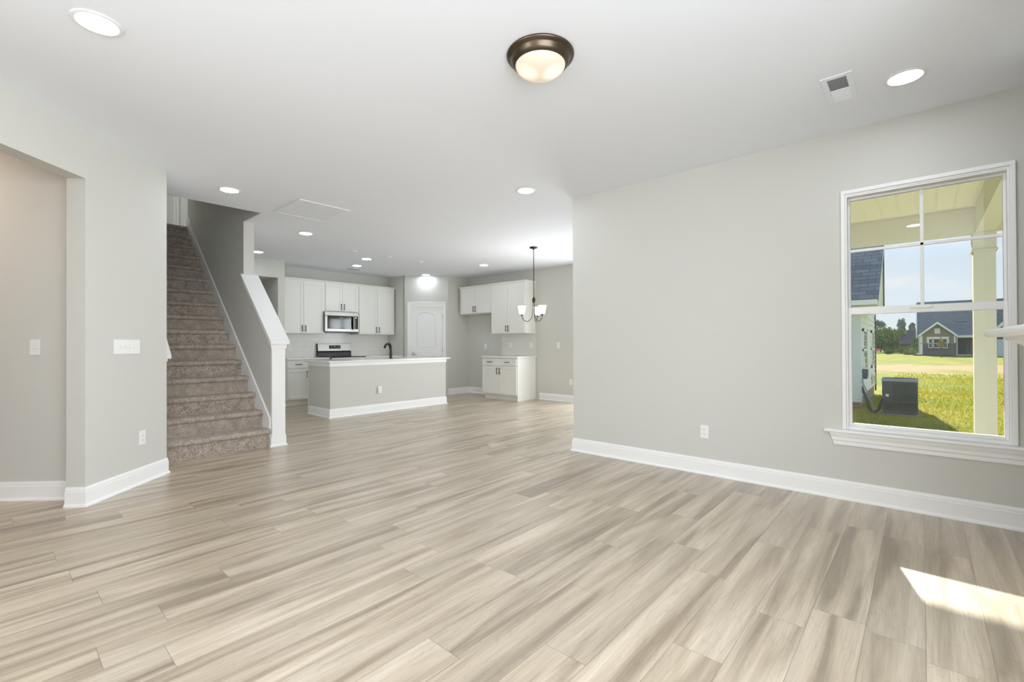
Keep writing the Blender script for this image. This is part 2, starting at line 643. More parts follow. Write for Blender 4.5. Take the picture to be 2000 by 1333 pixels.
# stub wall beside the kitchen with the opening to the back passage
w = MB()
w.box(3.56, 3.68, 9.0, YK, 0, H)
w.box(2.26, 3.56, 9.0, 9.12, 2.42, H)
w.box(2.26, 2.55, 9.0, 9.12, 0, 2.42)
struct(w.build('wall_passage', WALL))
struct(MB().box(2.26, 3.56, 10.45, 10.57, 0, 2.42).box(3.56, 3.68, YK+0.12, 10.57, 0, H).box(2.26, 3.56, 9.12, 10.5, 2.42, 2.52).build('wall_passage_end', WALL))

# stair walls
SX0, SX1 = 1.13, 2.13        # clear width of the stair
SLOPE = 0.193/0.2235
def cap_z(y):                # top of the half-wall cap
    return 1.205+(y-5.50)*0.905
w = MB()
w.box(SX1, SX1+0.125, 6.45, 8.97, 0, 5.35).box(SX1, SX1+0.125, 8.97, 10.4, 0, 3.05)
w.prism([(5.56, 0), (6.45, 0), (6.45, cap_z(6.45)-0.035), (5.56, cap_z(5.56)-0.035)], 'X', SX1, SX1+0.14)
w.box(SX1, SX1+0.125, 5.89, 6.45, H+0.33, 5.35)
w.box(SX1, SX1+0.012, 5.89, 6.45, H, H+0.33)
struct(w.build('wall_stair', WALL))
w = MB()
w.box(SX0-0.14, SX0, 6.45, 9.0, 0, 5.35)
w.prism([(5.56, 0), (6.45, 0), (6.45, cap_z(6.45)-0.16), (5.56, cap_z(5.56)-0.16)], 'X', SX0-0.14, SX0)
w.box(SX0-0.14, SX0, 5.80, 6.45, H+0.33, 5.35)
w.box(SX0-0.14, SX1+0.125, 5.77, 5.89, H+0.33, 5.35)
struct(w.build('wall_stair_far', WALL))
# upper landing
w = MB()
w.box(0.0, 3.4, 10.40, 10.52, 3.09, 5.35)
w.box(0.0, 0.12, 9.0, 10.40, 3.09, 5.35).box(0.12, SX0-0.14, 9.0, 9.12, 3.09, 5.35)
w.box(3.28, 3.4, 9.0, 10.40, 3.09, 5.35).box(SX1+0.125, 3.28, 9.0, 9.12, H+0.33, 5.35)
w.box(0.0, 3.4, 5.77, 10.52, 5.35, 5.5)
struct(w.build('wall_landing', WALL))
struct(MB().box(0.12, 3.28, 8.93, 10.40, 3.05, 3.09).build('floor_landing', CARPET))

# diagonal wall: plane Y - X = 4.10, its room face looks to (+1,-1)
DD = Vector((1, 1)).normalized(); DN = Vector((1, -1)).normalized()
D0 = Vector((0.454, 4.549))           # front corner of the wide opening
def dpt(s, off=0.0):
    p = D0+DD*s-DN*off
    return (p.x, p.y)
def dbox(mb, s0, s1, t0, t1, z0, z1):
    mb.prism([dpt(s0, t0), dpt(s1, t0), dpt(s1, t1), dpt(s0, t1)], 'Z', z0, z1)
    return mb
DEND = 0.862
w = MB()
dbox(w, 0, DEND, 0, 0.13, 0, H)
dbox(w, -1.75, 0, 0, 0.13, 2.385, H)
dbox(w, -2.6, -1.75, 0, 0.13, 0, H)
q = Vector(dpt(DEND, 0.0))
w.box(q.x-0.13, q.x, q.y, 5.56, 0, H)
struct(w.build('wall_diagonal', WALL))
# hall wall behind the opening: plane X + Y = 5.25
h0 = Vector((0.47, 4.78)); hd = Vector((-1, 1)).normalized(); hn = Vector((1, 1)).normalized()
def hp(s, off):
    p = h0+hd*s+hn*off
    return (p.x, p.y)
struct(MB().prism([hp(-0.02, 0), hp(4.2, 0), hp(4.2, 0.12), hp(-0.02, 0.12)], 'Z', 0, H).build('wall_hall', WALL))
w = MB()
w.box(-3.2, -3.06, -1.2, 10.6, 0, 0.45).box(-3.2, -3.06, -1.2, 10.6, 2.45, H)
w.box(-3.2, -3.06, -1.2, 1.40, 0.45, 2.45).box(-3.2, -3.06, 2.66, 10.6, 0.45, 2.45)
struct(w.build('wall_rear', WALL))
struct(MB().box(-3.2, -2.06, -1.2, -1.06, 0, H).box(1.46, XW+0.16, -1.2, -1.06, 0, H).box(-2.06, 1.46, -1.2, -1.06, 0, 0.45).box(-2.06, 1.46, -1.2, -1.06, 2.45, H).build('wall_fireplace', WALL))
q = dpt(-2.6, 0.0)
struct(MB().box(-3.06, q[0]+0.1, q[1]-0.02, q[1]+0.12, 0, H).build('wall_side', WALL))
struct(MB().box(-3.06, 1.0, 10.45, 10.6, 0, H).build('wall_hall_end', WALL))

# chimney breast under the mantel, just outside the picture
MX0 = 3.75
struct(MB().box(2.05, MX0, -1.06, -0.47, 0, H).build('wall_chimney', WALL))

# baseboards
BP = [(0, 0), (0.027, 0), (0.027, 0.007), (0.022, 0.017), (0.0145, 0.021), (0.0145, 0.106), (0.0115, 0.110),
      (0.0115, 0.124), (0.009, 0.128), (0.006, 0.140), (0, 0.140)]
def baseboard(name, path):
    return struct(MB().sweep(path, BP).build(name, TRIM))
baseboard('baseboard_window', [(XW, -1.06), (XW, YC), (XK, YC)][::-1])
baseboard('baseboard_dining', [(XK, 5.99), (XK, PY1+0.09)])
baseboard('baseboard_fridge', [PA, (XK, 8.15), (XK, 7.09)])
baseboard('baseboard_diagonal', [hp(0.19, -0.0), ][:0] + [dpt(0, 0.13), dpt(0, 0), dpt(DEND, 0), (dpt(DEND, 0)[0], 5.40)])
baseboard('baseboard_hall', [hp(4.2, 0), hp(0.0, 0)])
baseboard('baseboard_post', [(SX1+0.125, 9.0), (SX1+0.125, 6.45), (SX1+0.14, 6.45), (SX1+0.14, 5.56), (SX1, 5.56), (SX1, 5.585)][::-1])
baseboard('baseboard_passage', [(2.26, 9.0), (2.55, 9.0)])
baseboard('baseboard_passage_corner', [(3.56, 9.08), (3.56, 9.0), (3.68, 9.0), (3.68, 9.03)])

# sloped caps and skirts of the stair
def sloped_cap(name, x0, x1, ya, yb, zf, drop=0.0):
    mb = MB()
    t = 0.034
    mb.prism([(ya, zf(ya)-t-drop), (yb, zf(yb)-t-drop), (yb, zf(yb)-drop), (ya, zf(ya)-drop)], 'X', x0, x1)
    return mb
c = sloped_cap('trim_1', SX1-0.034, SX1+0.178, 5.50, 6.46, cap_z)
t1 = c.build('trim_1', TRIM, bevel=0.006)
struct(t1)
mb = MB()                      # bed moulding under the cap and the square post end
mb.prism([(5.535, cap_z(5.535)-0.115), (6.45, cap_z(6.45)-0.115), (6.45, cap_z(6.45)-0.035), (5.535, cap_z(5.535)-0.035)], 'X', SX1-0.016, SX1+0.158)
mb.box(SX1-0.004, SX1+0.144, 5.545, 5.58, 0.0, cap_z(5.56)-0.05)
struct(mb.build('trim_2', TRIM, bevel=0.004))
mb = sloped_cap('trim_3', SX0-0.18, SX0+0.042, 5.49, 6.46, cap_z, 0.13)
mb.prism([(5.53, cap_z(5.53)-0.23), (6.45, cap_z(6.45)-0.23), (6.45, cap_z(6.45)-0.16), (5.53, cap_z(5.53)-0.16)], 'X', SX0-0.15, SX0+0.02)
struct(mb.build('trim_3', TRIM, bevel=0.005))
Z0, Y0, RISE, RUN = 0.205, 5.545, 0.193, 0.2235       # first nosing
def nose(y):
    return Z0+(y-Y0)*RISE/RUN
mb = MB()
ya, yb = 5.585, 8.96
mb.prism([(ya, 0.0), (ya+0.25, 0.0), (yb, nose(yb)-0.28), (yb, nose(yb)+0.085), (ya, nose(ya)+0.085)], 'X', SX1-0.019, SX1)
struct(mb.build('trim_4', TRIM, bevel=0.004))
mb = MB()
mb.prism([(ya, 0.0), (ya+0.25, 0.0), (yb, nose(yb)-0.28), (yb, nose(yb)+0.085), (ya, nose(ya)+0.085)], 'X', SX0, SX0+0.019)
struct(mb.build('trim_5', TRIM, bevel=0.004))
struct(MB().sweep([(SX1, 8.80), (SX1, 8.97), (SX1+0.125, 8.97)], [(-o, z+3.09) for o, z in BP]).build('baseboard_landing', TRIM))

# ------------------------------------------------------------------ the carpeted staircase
stair = thing('staircase', 'straight staircase carpeted in brown grey carpet rising behind the diagonal wall', 'stairs', (0, 0, 0))
for i in range(15):
    y, z = Y0+i*RUN, Z0+i*RISE
    zb = 0.0 if i == 0 else z-RISE
    pr = [(y+0.032, zb), (y+0.030, z-0.062), (y+0.008, z-0.056), (y-0.004, z-0.040), (y-0.004, z-0.022), (y+0.008, z-0.006),
          (y+0.03, z), (y+RUN+0.04, z), (y+RUN+0.04, z-0.05), (y+0.10, z-0.07), (y+0.10, zb)]
    MB().prism(pr, 'X', SX0+0.019, SX1-0.021).build('step', CARPET, stair, smooth=40)
y = Y0+15*RUN
z = 3.095
MB().prism([(y+0.032, z-RISE), (y+0.03, z-0.06), (y+0.006, z-0.05), (y-0.004, z-0.03), (y+0.006, z-0.006), (y+0.03, z), (y+0.12, z), (y+0.12, z-RISE)],
           'X', SX0+0.019, SX1-0.021).build('top_nosing', CARPET, stair, smooth=40)

# ------------------------------------------------------------------ window_1
win = sroot('window_1')
mb = MB()
ci, co = 0.418, 0.444           # inner and outer edge of the narrow casing
zt = 2.29
mb.box(XW-0.018, XW, -co, -ci, 0.521, zt-0.028).box(XW-0.018, XW, ci, co, 0.521, zt-0.028)
mb.box(XW-0.018, XW, -co, co, zt-0.028, zt)
mb.box(XW-0.010, XW, -ci, -ci+0.012, 0.521, zt-0.04).box(XW-0.010, XW, ci-0.012, ci, 0.521, zt-0.04).box(XW-0.010, XW, -ci, ci, zt-0.04, zt-0.028)
mb.build('casing', TRIM, win, bevel=0.004)
mb = MB()
for s in (-1, 1):
    mb.box(XW-0.004, XW+0.16, s*0.408, s*0.432, 0.52, 2.262)
mb.box(XW-0.004, XW+0.16, -0.432, 0.432, 2.24, 2.262).box(XW, XW+0.16, -0.432, 0.432, 0.52, 0.545)
mb.build('frame', TRIM, win, bevel=0.002)
def sash(name, x0, x1, z0, z1, st, rail_b, rail_t, parent):
    mb = MB()
    mb.box(x0, x1, -0.408, -0.408+st, z0, z1).box(x0, x1, 0.408-st, 0.408, z0, z1)
    mb.box(x0, x1, -0.408+st, 0.408-st, z0, z0+rail_b).box(x0, x1, -0.408+st, 0.408-st, z1-rail_t, z1)
    return mb.build(name, TRIM, parent, bevel=0.003)
lo = sash('lower_sash', XW+0.02, XW+0.055, 0.545, 1.423, 0.020, 0.022, 0.052, win)
MB().box(XW+0.036, XW+0.039, -0.389, 0.389, 0.566, 1.372).build('glass', GLASS, lo)
us = sash('upper_sash', XW+0.06, XW+0.095, 1.375, 2.24, 0.014, 0.05, 0.016, win)
MB().box(XW+0.076, XW+0.079, -0.395, 0.395, 1.424, 2.225).build('glass', GLASS, us)
MB().box(XW+0.068, XW+0.087, -0.017, 0.003, 1.425, 2.224).box(XW+0.068, XW+0.087, -0.394, 0.394, 1.838, 1.858).build('muntin', TRIM, us, bevel=0.002)
MB().box(XW+0.01, XW+0.02, -0.06, 0.06, 1.40, 1.423).build('sash_lock', TRIM, lo, bevel=0.003)
mb = MB().box(XW-0.062, XW+0.02, -0.556, 0.556, 0.498, 0.520)
mb.build('stool', TRIM, win, bevel=0.008, segs=3)
mb = MB()
pr = [(XW, 0.405), (XW-0.016, 0.405), (XW-0.016, 0.43), (XW-0.024, 0.44), (XW-0.024, 0.46), (XW-0.034, 0.48), (XW-0.034, 0.498), (XW, 0.498)]
vs = []
for s in (0.497, -0.497):
    for x_, z_ in pr:
        vs.append((x_, s+math.copysign((z_-0.405)*0.27, s), z_))
k = len(pr)
mb.add(vs, [tuple(range(k)), tuple(range(k, 2*k))[::-1]]+[(i, (i+1) % k, k+(i+1) % k, k+i) for i in range(k)])
mb.build('apron', TRIM, win)

# patio door, and unseen rear and side windows added to admit daylight
pd = sroot('door_2', (XK+0.07, 0, 0))
mb = MB()
mb.box(-0.05, 0.05, PY0, PY0+0.06, 0, 2.06).box(-0.05, 0.05, PY1-0.06, PY1, 0, 2.06).box(-0.05, 0.05, PY0+0.06, PY1-0.06, 2.0, 2.06)
mb.box(-0.04, 0.03, (PY0+PY1)/2-0.05, (PY0+PY1)/2+0.05, 0.03, 2.0).box(-0.05, 0.05, PY0+0.06, PY1-0.06, 0.0, 0.03)
mb.box(-0.085, -0.07, PY0-0.07, PY0, 0, 2.13).box(-0.085, -0.07, PY1, PY1+0.07, 0, 2.13).box(-0.085, -0.07, PY0, PY1, 2.06, 2.13)
mb.build('frame', TRIM, pd)
rw = sroot('window_added_rear', (-3.13, 0, 0))
mb = MB()
for yy in (1.40, 2.00, 2.60):
    mb.box(-0.03, 0.03, yy, yy+0.06, 0.45, 2.45)
mb.box(-0.03, 0.03, 1.46, 2.60, 0.45, 0.51).box(-0.03, 0.03, 1.46, 2.60, 2.39, 2.45).box(0.07, 0.085, 1.32, 2.70, 0.37, 0.45).box(0.07, 0.085, 1.32, 2.70, 2.45, 2.53)
mb.build('frame', TRIM, rw)
rw = sroot('window_added_side', (0.6, -1.13, 0))  # unseen side window, added as a daylight opening
mb = MB()
for xx in (-2.66, -1.49, -0.32, 0.80):
    mb.box(xx, xx+0.06, -0.03, 0.03, 0.45, 2.45)
mb.box(-2.6, 0.80, -0.03, 0.03, 0.45, 0.51).box(-2.6, 0.80, -0.03, 0.03, 2.39, 2.45).box(-2.74, 0.94, 0.07, 0.085, 0.37, 0.45).box(-2.74, 0.94, 0.07, 0.085, 2.45, 2.53)
mb.build('frame', TRIM, rw)

# ------------------------------------------------------------------ mantel shelf
mt_ = thing('mantel_shelf', 'white moulded mantel shelf jutting in front of the window at the picture edge', 'mantel', (2.9, -0.47, 1.10))
MB().box(-0.86, 1.03, 0.002, 0.19, 0.092, 0.134).box(0.852, 1.03, -0.30, 0.002, 0.092, 0.134).build('shelf', TRIM, mt_, bevel=0.018, segs=4)
pr = [(0.0, 0.0), (0.012, 0.0), (0.020, 0.018), (0.050, 0.045), (0.085, 0.065), (0.108, 0.072), (0.112, 0.092), (0.0, 0.092)]
MB().sweep([(0.852, -0.30), (0.852, 0.002), (-0.84, 0.002)], pr).build('crown_moulding', TRIM, mt_, smooth=35)

# ------------------------------------------------------------------ wall plates
def plate_outlet(name, label, loc, rz, group=None):
    t = thing(name, label, 'outlet', loc, rz, group)
    MB().box(-0.036, 0.036, -0.006, 0, -0.058, 0.058).build('cover_plate', PLATE, t, bevel=0.002)
    for s in (-1, 1):
        mb = MB()
        a = [(0.0165*math.cos(u), 0.0145*math.sin(u)+s*0.0195) for u in [2*math.pi*i/20 for i in range(20)]]
        mb.prism(a, 'Y', -0.0085, -0.006)
        o = mb.build('receptacle', PLATE, t)
        k = MB()
        k.box(-0.0075, -0.0055, -0.0092, -0.0085, s*0.0195-0.003, s*0.0195+0.006).box(0.0055, 0.0075, -0.0092, -0.0085, s*0.0195-0.002, s*0.0195+0.006)
        k.box(-0.002, 0.002, -0.0092, -0.0085, s*0.0195-0.0095, s*0.0195-0.006)
        k.build('slot', SLOT, o)
    return t
def plate_switch(name, label, loc, rz, gangs=1, cat='switch', group=None):
    t = thing(name, label, cat, loc, rz, group)
    hw = 0.036+0.0575*(gangs-1)/2*1.15
    MB().box(-hw, hw, -0.006, 0, -0.058, 0.058).build('cover_plate', PLATE, t, bevel=0.002)
    for g in range(gangs):
        cx = (g-(gangs-1)/2)*0.046
        o = MB().box(cx-0.009, cx+0.009, -0.0068, -0.006, -0.014, 0.014).build('switch_well', SLOT if False else mat('plate_plastic_shade', (226, 226, 222), 0.5), t)
        MB().prism([(-0.0065, -0.010), (-0.0065, 0.006), (-0.014, 0.011), (-0.016, 0.006)] if g % 2 else [(-0.0065, -0.006), (-0.016, -0.006), (-0.014, -0.011), (-0.0065, 0.010)],
                   'X', cx-0.0045, cx+0.0045).build('toggle', PLATE, o)
    return t
plate_outlet('wall_outlet', 'white duplex outlet low on the window wall', (XW, 1.449, 0.376), -90)
plate_outlet('wall_outlet', 'white duplex outlet low on the diagonal wall below the four switches', (0.848, 4.943, 0.385), 45)
plate_switch('light_switch', 'wide white plate with four toggle switches on the diagonal wall', (0.731, 4.826, 1.155), 45, 4)
plate_switch('light_switch', 'single white toggle switch on the hall wall seen through the wide opening', (0.222, 5.028, 1.155), -45, 1)
plate_outlet('wall_outlet', 'white outlet on the front of the kitchen island', (4.44, 6.98, 0.385), 0)
plate_outlet('wall_outlet', 'white outlet on the backsplash between the stair post and the range', (3.98, YK-0.010, 1.11), 0)
plate_outlet('wall_outlet', 'white outlet in the fridge recess on bare wall', (XK, 7.58, 1.11), -90)
plate_outlet('wall_outlet', 'white outlet on small tiled backsplash, beside the fridge recess', (XK-0.010, 6.80, 1.14), -90)
plate_outlet('wall_outlet', 'white outlet on small tiled backsplash, beside the dining area', (XK-0.010, 6.22, 1.14), -90)
plate_switch('light_switch', 'single white toggle switch on dining wall behind the chandelier', (XK, 5.50, 1.13), -90, 1)
plate_outlet('wall_outlet', 'white outlet low on dining wall beyond the end of the window wall', (XK, 5.20, 0.40), -90)
t = thing('ice_maker_box', 'recessed white ice maker water box low in the fridge recess', 'valve box', (XK, 7.30, 0.42), -90)
mb = MB()
mb.box(-0.10, 0.10, -0.008, 0, 0.08, 0.10).box(-0.10, 0.10, -0.008, 0, -0.10, -0.08).box(-0.10, -0.08, -0.008, 0, -0.08, 0.08).box(0.08, 0.10, -0.008, 0, -0.08, 0.08)
mb.build('frame', PLATE, t, bevel=0.002)
MB().box(-0.08, 0.08, -0.003, 0, -0.08, 0.08).build('recess', SLOT, t)
MB().lathe([(0.014, 0), (0.014, 0.03)], (0, -0.02, -0.02), 14).build('valve', CHROME, t, smooth=40)

# ------------------------------------------------------------------ ceiling fixtures
lamp = thing('recessed_light', 'recessed ceiling light over the wide hall opening', 'recessed light', (0.341, 2.996, H), 0, 'recessed ceiling lights')
MB().lathe([(0.100, -0.0005), (0.100, -0.004), (0.093, -0.008), (0.082, -0.007), (0.080, -0.003), (0.080, -0.0005)], n=40).build('trim_ring', mat('lamp_ring_white', (236, 236, 234), 0.5), lamp, smooth=40)
MB().lathe([(0.0001, -0.0052), (0.05, -0.0052), (0.081, -0.0052), (0.081, -0.001)], n=36, cap=False).build('lens', LENS, lamp)
for x_, y_, lb in [
        (3.593, 0.061, 'recessed ceiling light beside the small supply vent, near the window'),
        (1.600, 5.239, 'recessed ceiling light just in front of the stair opening'),
        (3.636, 3.025, 'recessed ceiling light above the outer end of the window wall'),
        (2.946, 6.498, 'recessed ceiling light just beyond the large return air grille'),
        (2.983, 8.379, 'recessed ceiling light beside the white wall above the kitchen passage'),
        (4.581, 7.628, 'recessed ceiling light over the island, between the first two blank ceiling plates'),
        (4.836, 8.413, 'recessed ceiling light in front of the slim register above the range'),
        (6.519, 6.522, 'recessed ceiling light in front of the fridge cabinets'),
        (6.539, 8.395, 'recessed ceiling light directly in front of the pantry door'),
        (0.341, 0.061, 'recessed ceiling light seen only as a reflection in the window pane')]:
    dup(lamp, (x_, y_, H), 0, lb)

dup(lamp, (2.45, 9.75, 5.35), 0, 'added recessed light brightening the unseen ceiling side of the upstairs landing')  # extra lamp added to lighten the upper stairwell
fm = thing('flush_ceiling_light', 'round flush ceiling light with bronze pan and lit frosted glass bowl', 'ceiling light', (1.985, 1.545, H))
MB().lathe([(0.182, 0.0), (0.184, -0.006), (0.180, -0.013), (0.166, -0.017), (0.160, -0.024), (0.156, -0.040), (0.146, -0.052), (0.134, -0.057), (0.128, -0.055), (0.12, -0.03), (0.02, -0.02)], n=64).build('pan', FIXT, fm, smooth=50)
def bowl_material():
    mt, nt, b = principled('frosted_bowl_glass')
    L = nt.links
    b.inputs['Base Color'].default_value = lin((190, 180, 165))
    b.inputs['Roughness'].default_value = 0.35
    tc = N(nt, 'ShaderNodeTexCoord')
    tot = None
    for c in ((-0.045, 0.045, -0.075), (0.04, -0.055, -0.08)):     # the two bulbs glowing behind the glass
        vm = N(nt, 'ShaderNodeVectorMath', operation='DISTANCE')
        vm.inputs[1].default_value = c
        L.new(tc.outputs['Object'], vm.inputs[0])
        mr = N(nt, 'ShaderNodeMapRange', interpolation_type='SMOOTHSTEP')
        mr.inputs[1].default_value, mr.inputs[2].default_value = 0.02, 0.085
        mr.inputs[3].default_value, mr.inputs[4].default_value = 1.0, 0.0
        L.new(vm.outputs['Value'], mr.inputs[0])
        tot = mr.outputs[0] if tot is None else math_node(nt, 'ADD', tot, mr.outputs[0])
    em = math_node(nt, 'ADD', math_node(nt, 'MULTIPLY', tot, 0.55), 0.42)
    b.inputs['Emission Color'].default_value = lin((255, 238, 214))
    L.new(em, b.inputs['Emission Strength'])
    return mt
pr = [(0.136, -0.045)] + [(0.136*math.cos(a), -0.052-0.062*math.sin(a)) for a in [R(8+82*i/12) for i in range(12)]] + [(0.0005, -0.114)]
MB().lathe(pr, n=64, cap=False).build('glass_bowl', bowl_material(), fm, smooth=60)

hl = dup(fm, (-0.75, 5.35, H), 0, 'warm flush ceiling light in the hall hidden behind the header of the wide opening')
for c_ in hl.children:
    if c_.name.startswith('glass_bowl'):
        c_.data = c_.data.copy()
        c_.data.materials[0] = mat('hall_bowl_glass', (250, 236, 218), 0.4, emit=((255, 226, 200), 62.0))
# supply vent with two banks of louvres
vt = thing('ceiling_vent', 'small white two-bank supply vent on the ceiling near the window', 'air vent', (3.496, 0.368, H))
mb = MB()
mb.box(-0.20, 0.20, 0.047, 0.078, -0.006, 0).box(-0.20, 0.20, -0.078, -0.047, -0.006, 0).box(-0.20, -0.165, -0.047, 0.047, -0.006, 0).box(0.165, 0.20, -0.047, 0.047, -0.006, 0).box(-0.006, 0.006, -0.047, 0.047, -0.006, 0)
mb.build('frame', GRILLE, vt, bevel=0.002)
MB().box(-0.165, 0.165, -0.047, 0.047, -0.0012, -0.0002).build('throat', DARKVOID, vt)
for s in (-1, 1):
    mb = MB()
    for i in range(11):
        cx = s*(0.016+0.0142*i)
        tl = 0.0045
        mb.add([(cx-tl, -0.047, -0.0055 if s < 0 else -0.0015), (cx+tl, -0.047, -0.0015 if s < 0 else -0.0055), (cx+tl, 0.047, -0.0015 if s < 0 else -0.0055), (cx-tl, 0.047, -0.0055 if s < 0 else -0.0015),
                (cx-tl, -0.047, -0.0050 if s < 0 else -0.0010), (cx+tl, -0.047, -0.0010 if s < 0 else -0.0050), (cx+tl, 0.047, -0.0010 if s < 0 else -0.0050), (cx-tl, 0.047, -0.0050 if s < 0 else -0.0010)],
               [(0, 1, 2, 3), (7, 6, 5, 4), (0, 4, 5, 1), (2, 6, 7, 3), (0, 3, 7, 4), (1, 5, 6, 2)])
    mb.build('louvre_bank', GRILLE, vt)
# return air grille
rg = thing('return_air_grille', 'large flat white return air grille on ceiling beside the stair opening', 'air vent', (2.497, 5.357, H))
mb = MB()
mb.box(-0.295, 0.295, 0.32, 0.355, -0.010, 0).box(-0.295, 0.295, -0.355, -0.32, -0.010, 0).box(-0.295, -0.262, -0.32, 0.32, -0.010, 0).box(0.262, 0.295, -0.32, 0.32, -0.010, 0)
mb.build('frame', GRILLE, rg, bevel=0.003)
mb = MB()
for i in range(60):
    yy = -0.318+0.0107*i
    mb.box(-0.262, 0.262, yy, yy+0.0096, -0.006, -0.0035)
for i in range(1, 6):
    xx = -0.262+0.524*i/6
    mb.box(xx-0.002, xx+0.002, -0.32, 0.32, -0.0075, -0.0060)
mb.build('louvre_panel', GRILLE, rg)
MB().box(-0.262, 0.262, -0.32, 0.32, -0.002, -0.0003).build('filter', mat('filter_grey', (226, 226, 225), 0.9), rg)
sr = thing('ceiling_register', 'slim white ceiling register above the range cabinets', 'air vent', (5.03, 8.87, H))
MB().box(-0.17, 0.17, -0.075, 0.075, -0.005, 0).build('frame', GRILLE, sr, bevel=0.002)
mb = MB()
for i in range(7):
    mb.box(-0.14, 0.14, -0.05+i*0.0155, -0.043+i*0.0155, -0.0062, -0.005)
mb.build('slot', DARKVOID, sr)
bp_ = thing('blank_ceiling_plate', 'round blank ceiling plate over the island, closest to the return air grille', 'blank plate', (4.052, 7.162, H), 0, 'blank plates over the island')
MB().lathe([(0.062, -0.0003), (0.062, -0.006), (0.056, -0.011), (0.0005, -0.012)], n=32).build('cover', GRILLE, bp_, smooth=40)
MB().lathe([(0.004, -0.013), (0.003, -0.0145), (0.0003, -0.0145)], n=10).build('screw', CHROME, bp_)
dup(bp_, (4.725, 7.14, H), 0, 'round blank ceiling plate over the island, middle of the three in line')
dup(bp_, (5.428, 7.16, H), 0, 'round blank ceiling plate over the island, closest to the pantry')

# chandelier
ch = thing('chandelier', 'bronze three-arm chandelier with lit white glass shades hanging on a chain', 'chandelier', (5.87, 4.725, H))
MB().lathe([(0.066, 0), (0.066, -0.008), (0.058, -0.018), (0.022, -0.028), (0.010, -0.040), (0.006, -0.046)], n=32).build('canopy', BRONZE, ch, smooth=40)
mb = MB()
zz = -0.045
i = 0
while zz > -0.80:
    pts = []
    for a in range(12):
        t_ = 2*math.pi*a/12
        w_ = 0.008*math.cos(t_)
        pts.append((w_ if i % 2 else 0.0, 0.0 if i % 2 else w_, zz-0.014+0.018*math.sin(t_)))
    mb.tube(pts, 0.0022, 6, closed=True)
    zz -= 0.029
    i += 1
mb.tube([(0.002, 0.004, -0.04), (-0.004, -0.004, -0.3), (0.004, 0.003, -0.55), (0, 0, -0.82)], 0.0025, 6)
mb.build('chain', BRONZE, ch, smooth=60)
MB().lathe([(0.004, -0.80), (0.010, -0.815), (0.020, -0.835), (0.026, -0.845), (0.024, -0.87), (0.027, -0.885), (0.022, -0.905), (0.012, -0.91)], n=20).build('hub', BRONZE, ch, smooth=40)
SHADE = mat('shade_glass_lit', (255, 252, 246), 0.4, emit=((255, 250, 240), 9.0))
for k in range(3):
    a0 = math.atan2(0.748, -0.663)+R(10)+k*2*math.pi/3
    ux, uy = math.cos(a0), math.sin(a0)
    pts, r0 = [], 0.014
    prof = [(0.014, -0.885), (0.015, -0.97), (0.020, -1.07), (0.036, -1.14), (0.066, -1.19), (0.104, -1.212), (0.144, -1.205), (0.176, -1.178), (0.194, -1.142), (0.199, -1.11)]
    sm = []
    for j in range(len(prof)-1):
        for q in range(4):
            p0 = prof[max(j-1, 0)]; p1 = prof[j]; p2 = prof[j+1]; p3 = prof[min(j+2, len(prof)-1)]
            tt = q/4
            sm.append(tuple(0.5*((2*p1[c])+(-p0[c]+p2[c])*tt+(2*p0[c]-5*p1[c]+4*p2[c]-p3[c])*tt**2+(-p0[c]+3*p1[c]-3*p2[c]+p3[c])*tt**3) for c in (0, 1)))
    sm.append(prof[-1])
    arm = MB().tube([(r*ux, r*uy, z_) for r, z_ in sm], 0.0052, 8).build('arm', BRONZE, ch, smooth=60)
    cx, cy = 0.199*ux, 0.199*uy
    MB().lathe([(0.006, -1.128), (0.012, -1.118), (0.024, -1.106), (0.027, -1.100), (0.010, -1.098)], (cx, cy, 0), 20).build('cup', BRONZE, arm, smooth=40)
    MB().lathe([(0.020, -1.099), (0.034, -1.097), (0.040, -1.085), (0.062, -0.975), (0.064, -0.965), (0.060, -0.965), (0.037, -1.080), (0.020, -1.092)], (cx, cy, 0), 28).build('glass_shade', SHADE, arm, smooth=50)

# ------------------------------------------------------------------ kitchen cabinets
def shaker(mb, x0, x1, z0, z1, y=0.0, st=0.057):
    """five-piece door or drawer front; y = back plane, front face towards -y"""
    mb.box(x0, x1, y-0.012, y, z0, z1)
    f0, f1 = y-0.020, y-0.012
    mb.box(x0, x0+st, f0, f1, z0, z1).box(x1-st, x1, f0, f1, z0, z1)
    mb.box(x0+st, x1-st, f0, f1, z0, z0+st).box(x0+st, x1-st, f0, f1, z1-st, z1)
    return mb
def pull(name, parent, x, z, y=-0.020, vertical=True, ln=0.13):
    mb = MB()
    a, b_ = ln/2, ln/2-0.016
    if vertical:
        mb.tube([(x, y-0.026, z-a), (x, y-0.026, z+a)], 0.0068, 10)
        for s in (-b_, b_):
            mb.tube([(x, y, z+s), (x, y-0.026, z+s)], 0.006, 8)
    else:
        mb.tube([(x-a, y-0.026, z), (x+a, y-0.026, z)], 0.0068, 10)
        for s in (-b_, b_):
            mb.tube([(x+s, y, z), (x+s, y-0.026, z)], 0.006, 8)
    return mb.build(name, PULL, parent, smooth=50)
def upper_cab(label, loc, rz, wd, z0, z1, dp=0.31, side_reveal=0.012):
    t = thing('wall_cabinet', label, 'cabinet', loc, rz, 'white wall cabinets')
    MB().box(0, wd, 0, dp, z0, z1).build('carcass', CAB, t, bevel=0.0015)
    mid = wd/2
    for x0, x1, hx in ((side_reveal, mid-0.003, mid-0.034), (mid+0.003, wd-side_reveal, mid+0.034)):
        d = shaker(MB(), x0, x1, z0+0.012, z1-0.05).build('door', CAB, t, bevel=0.0015)
        pull('handle', d, hx, z0+0.105)
    return t
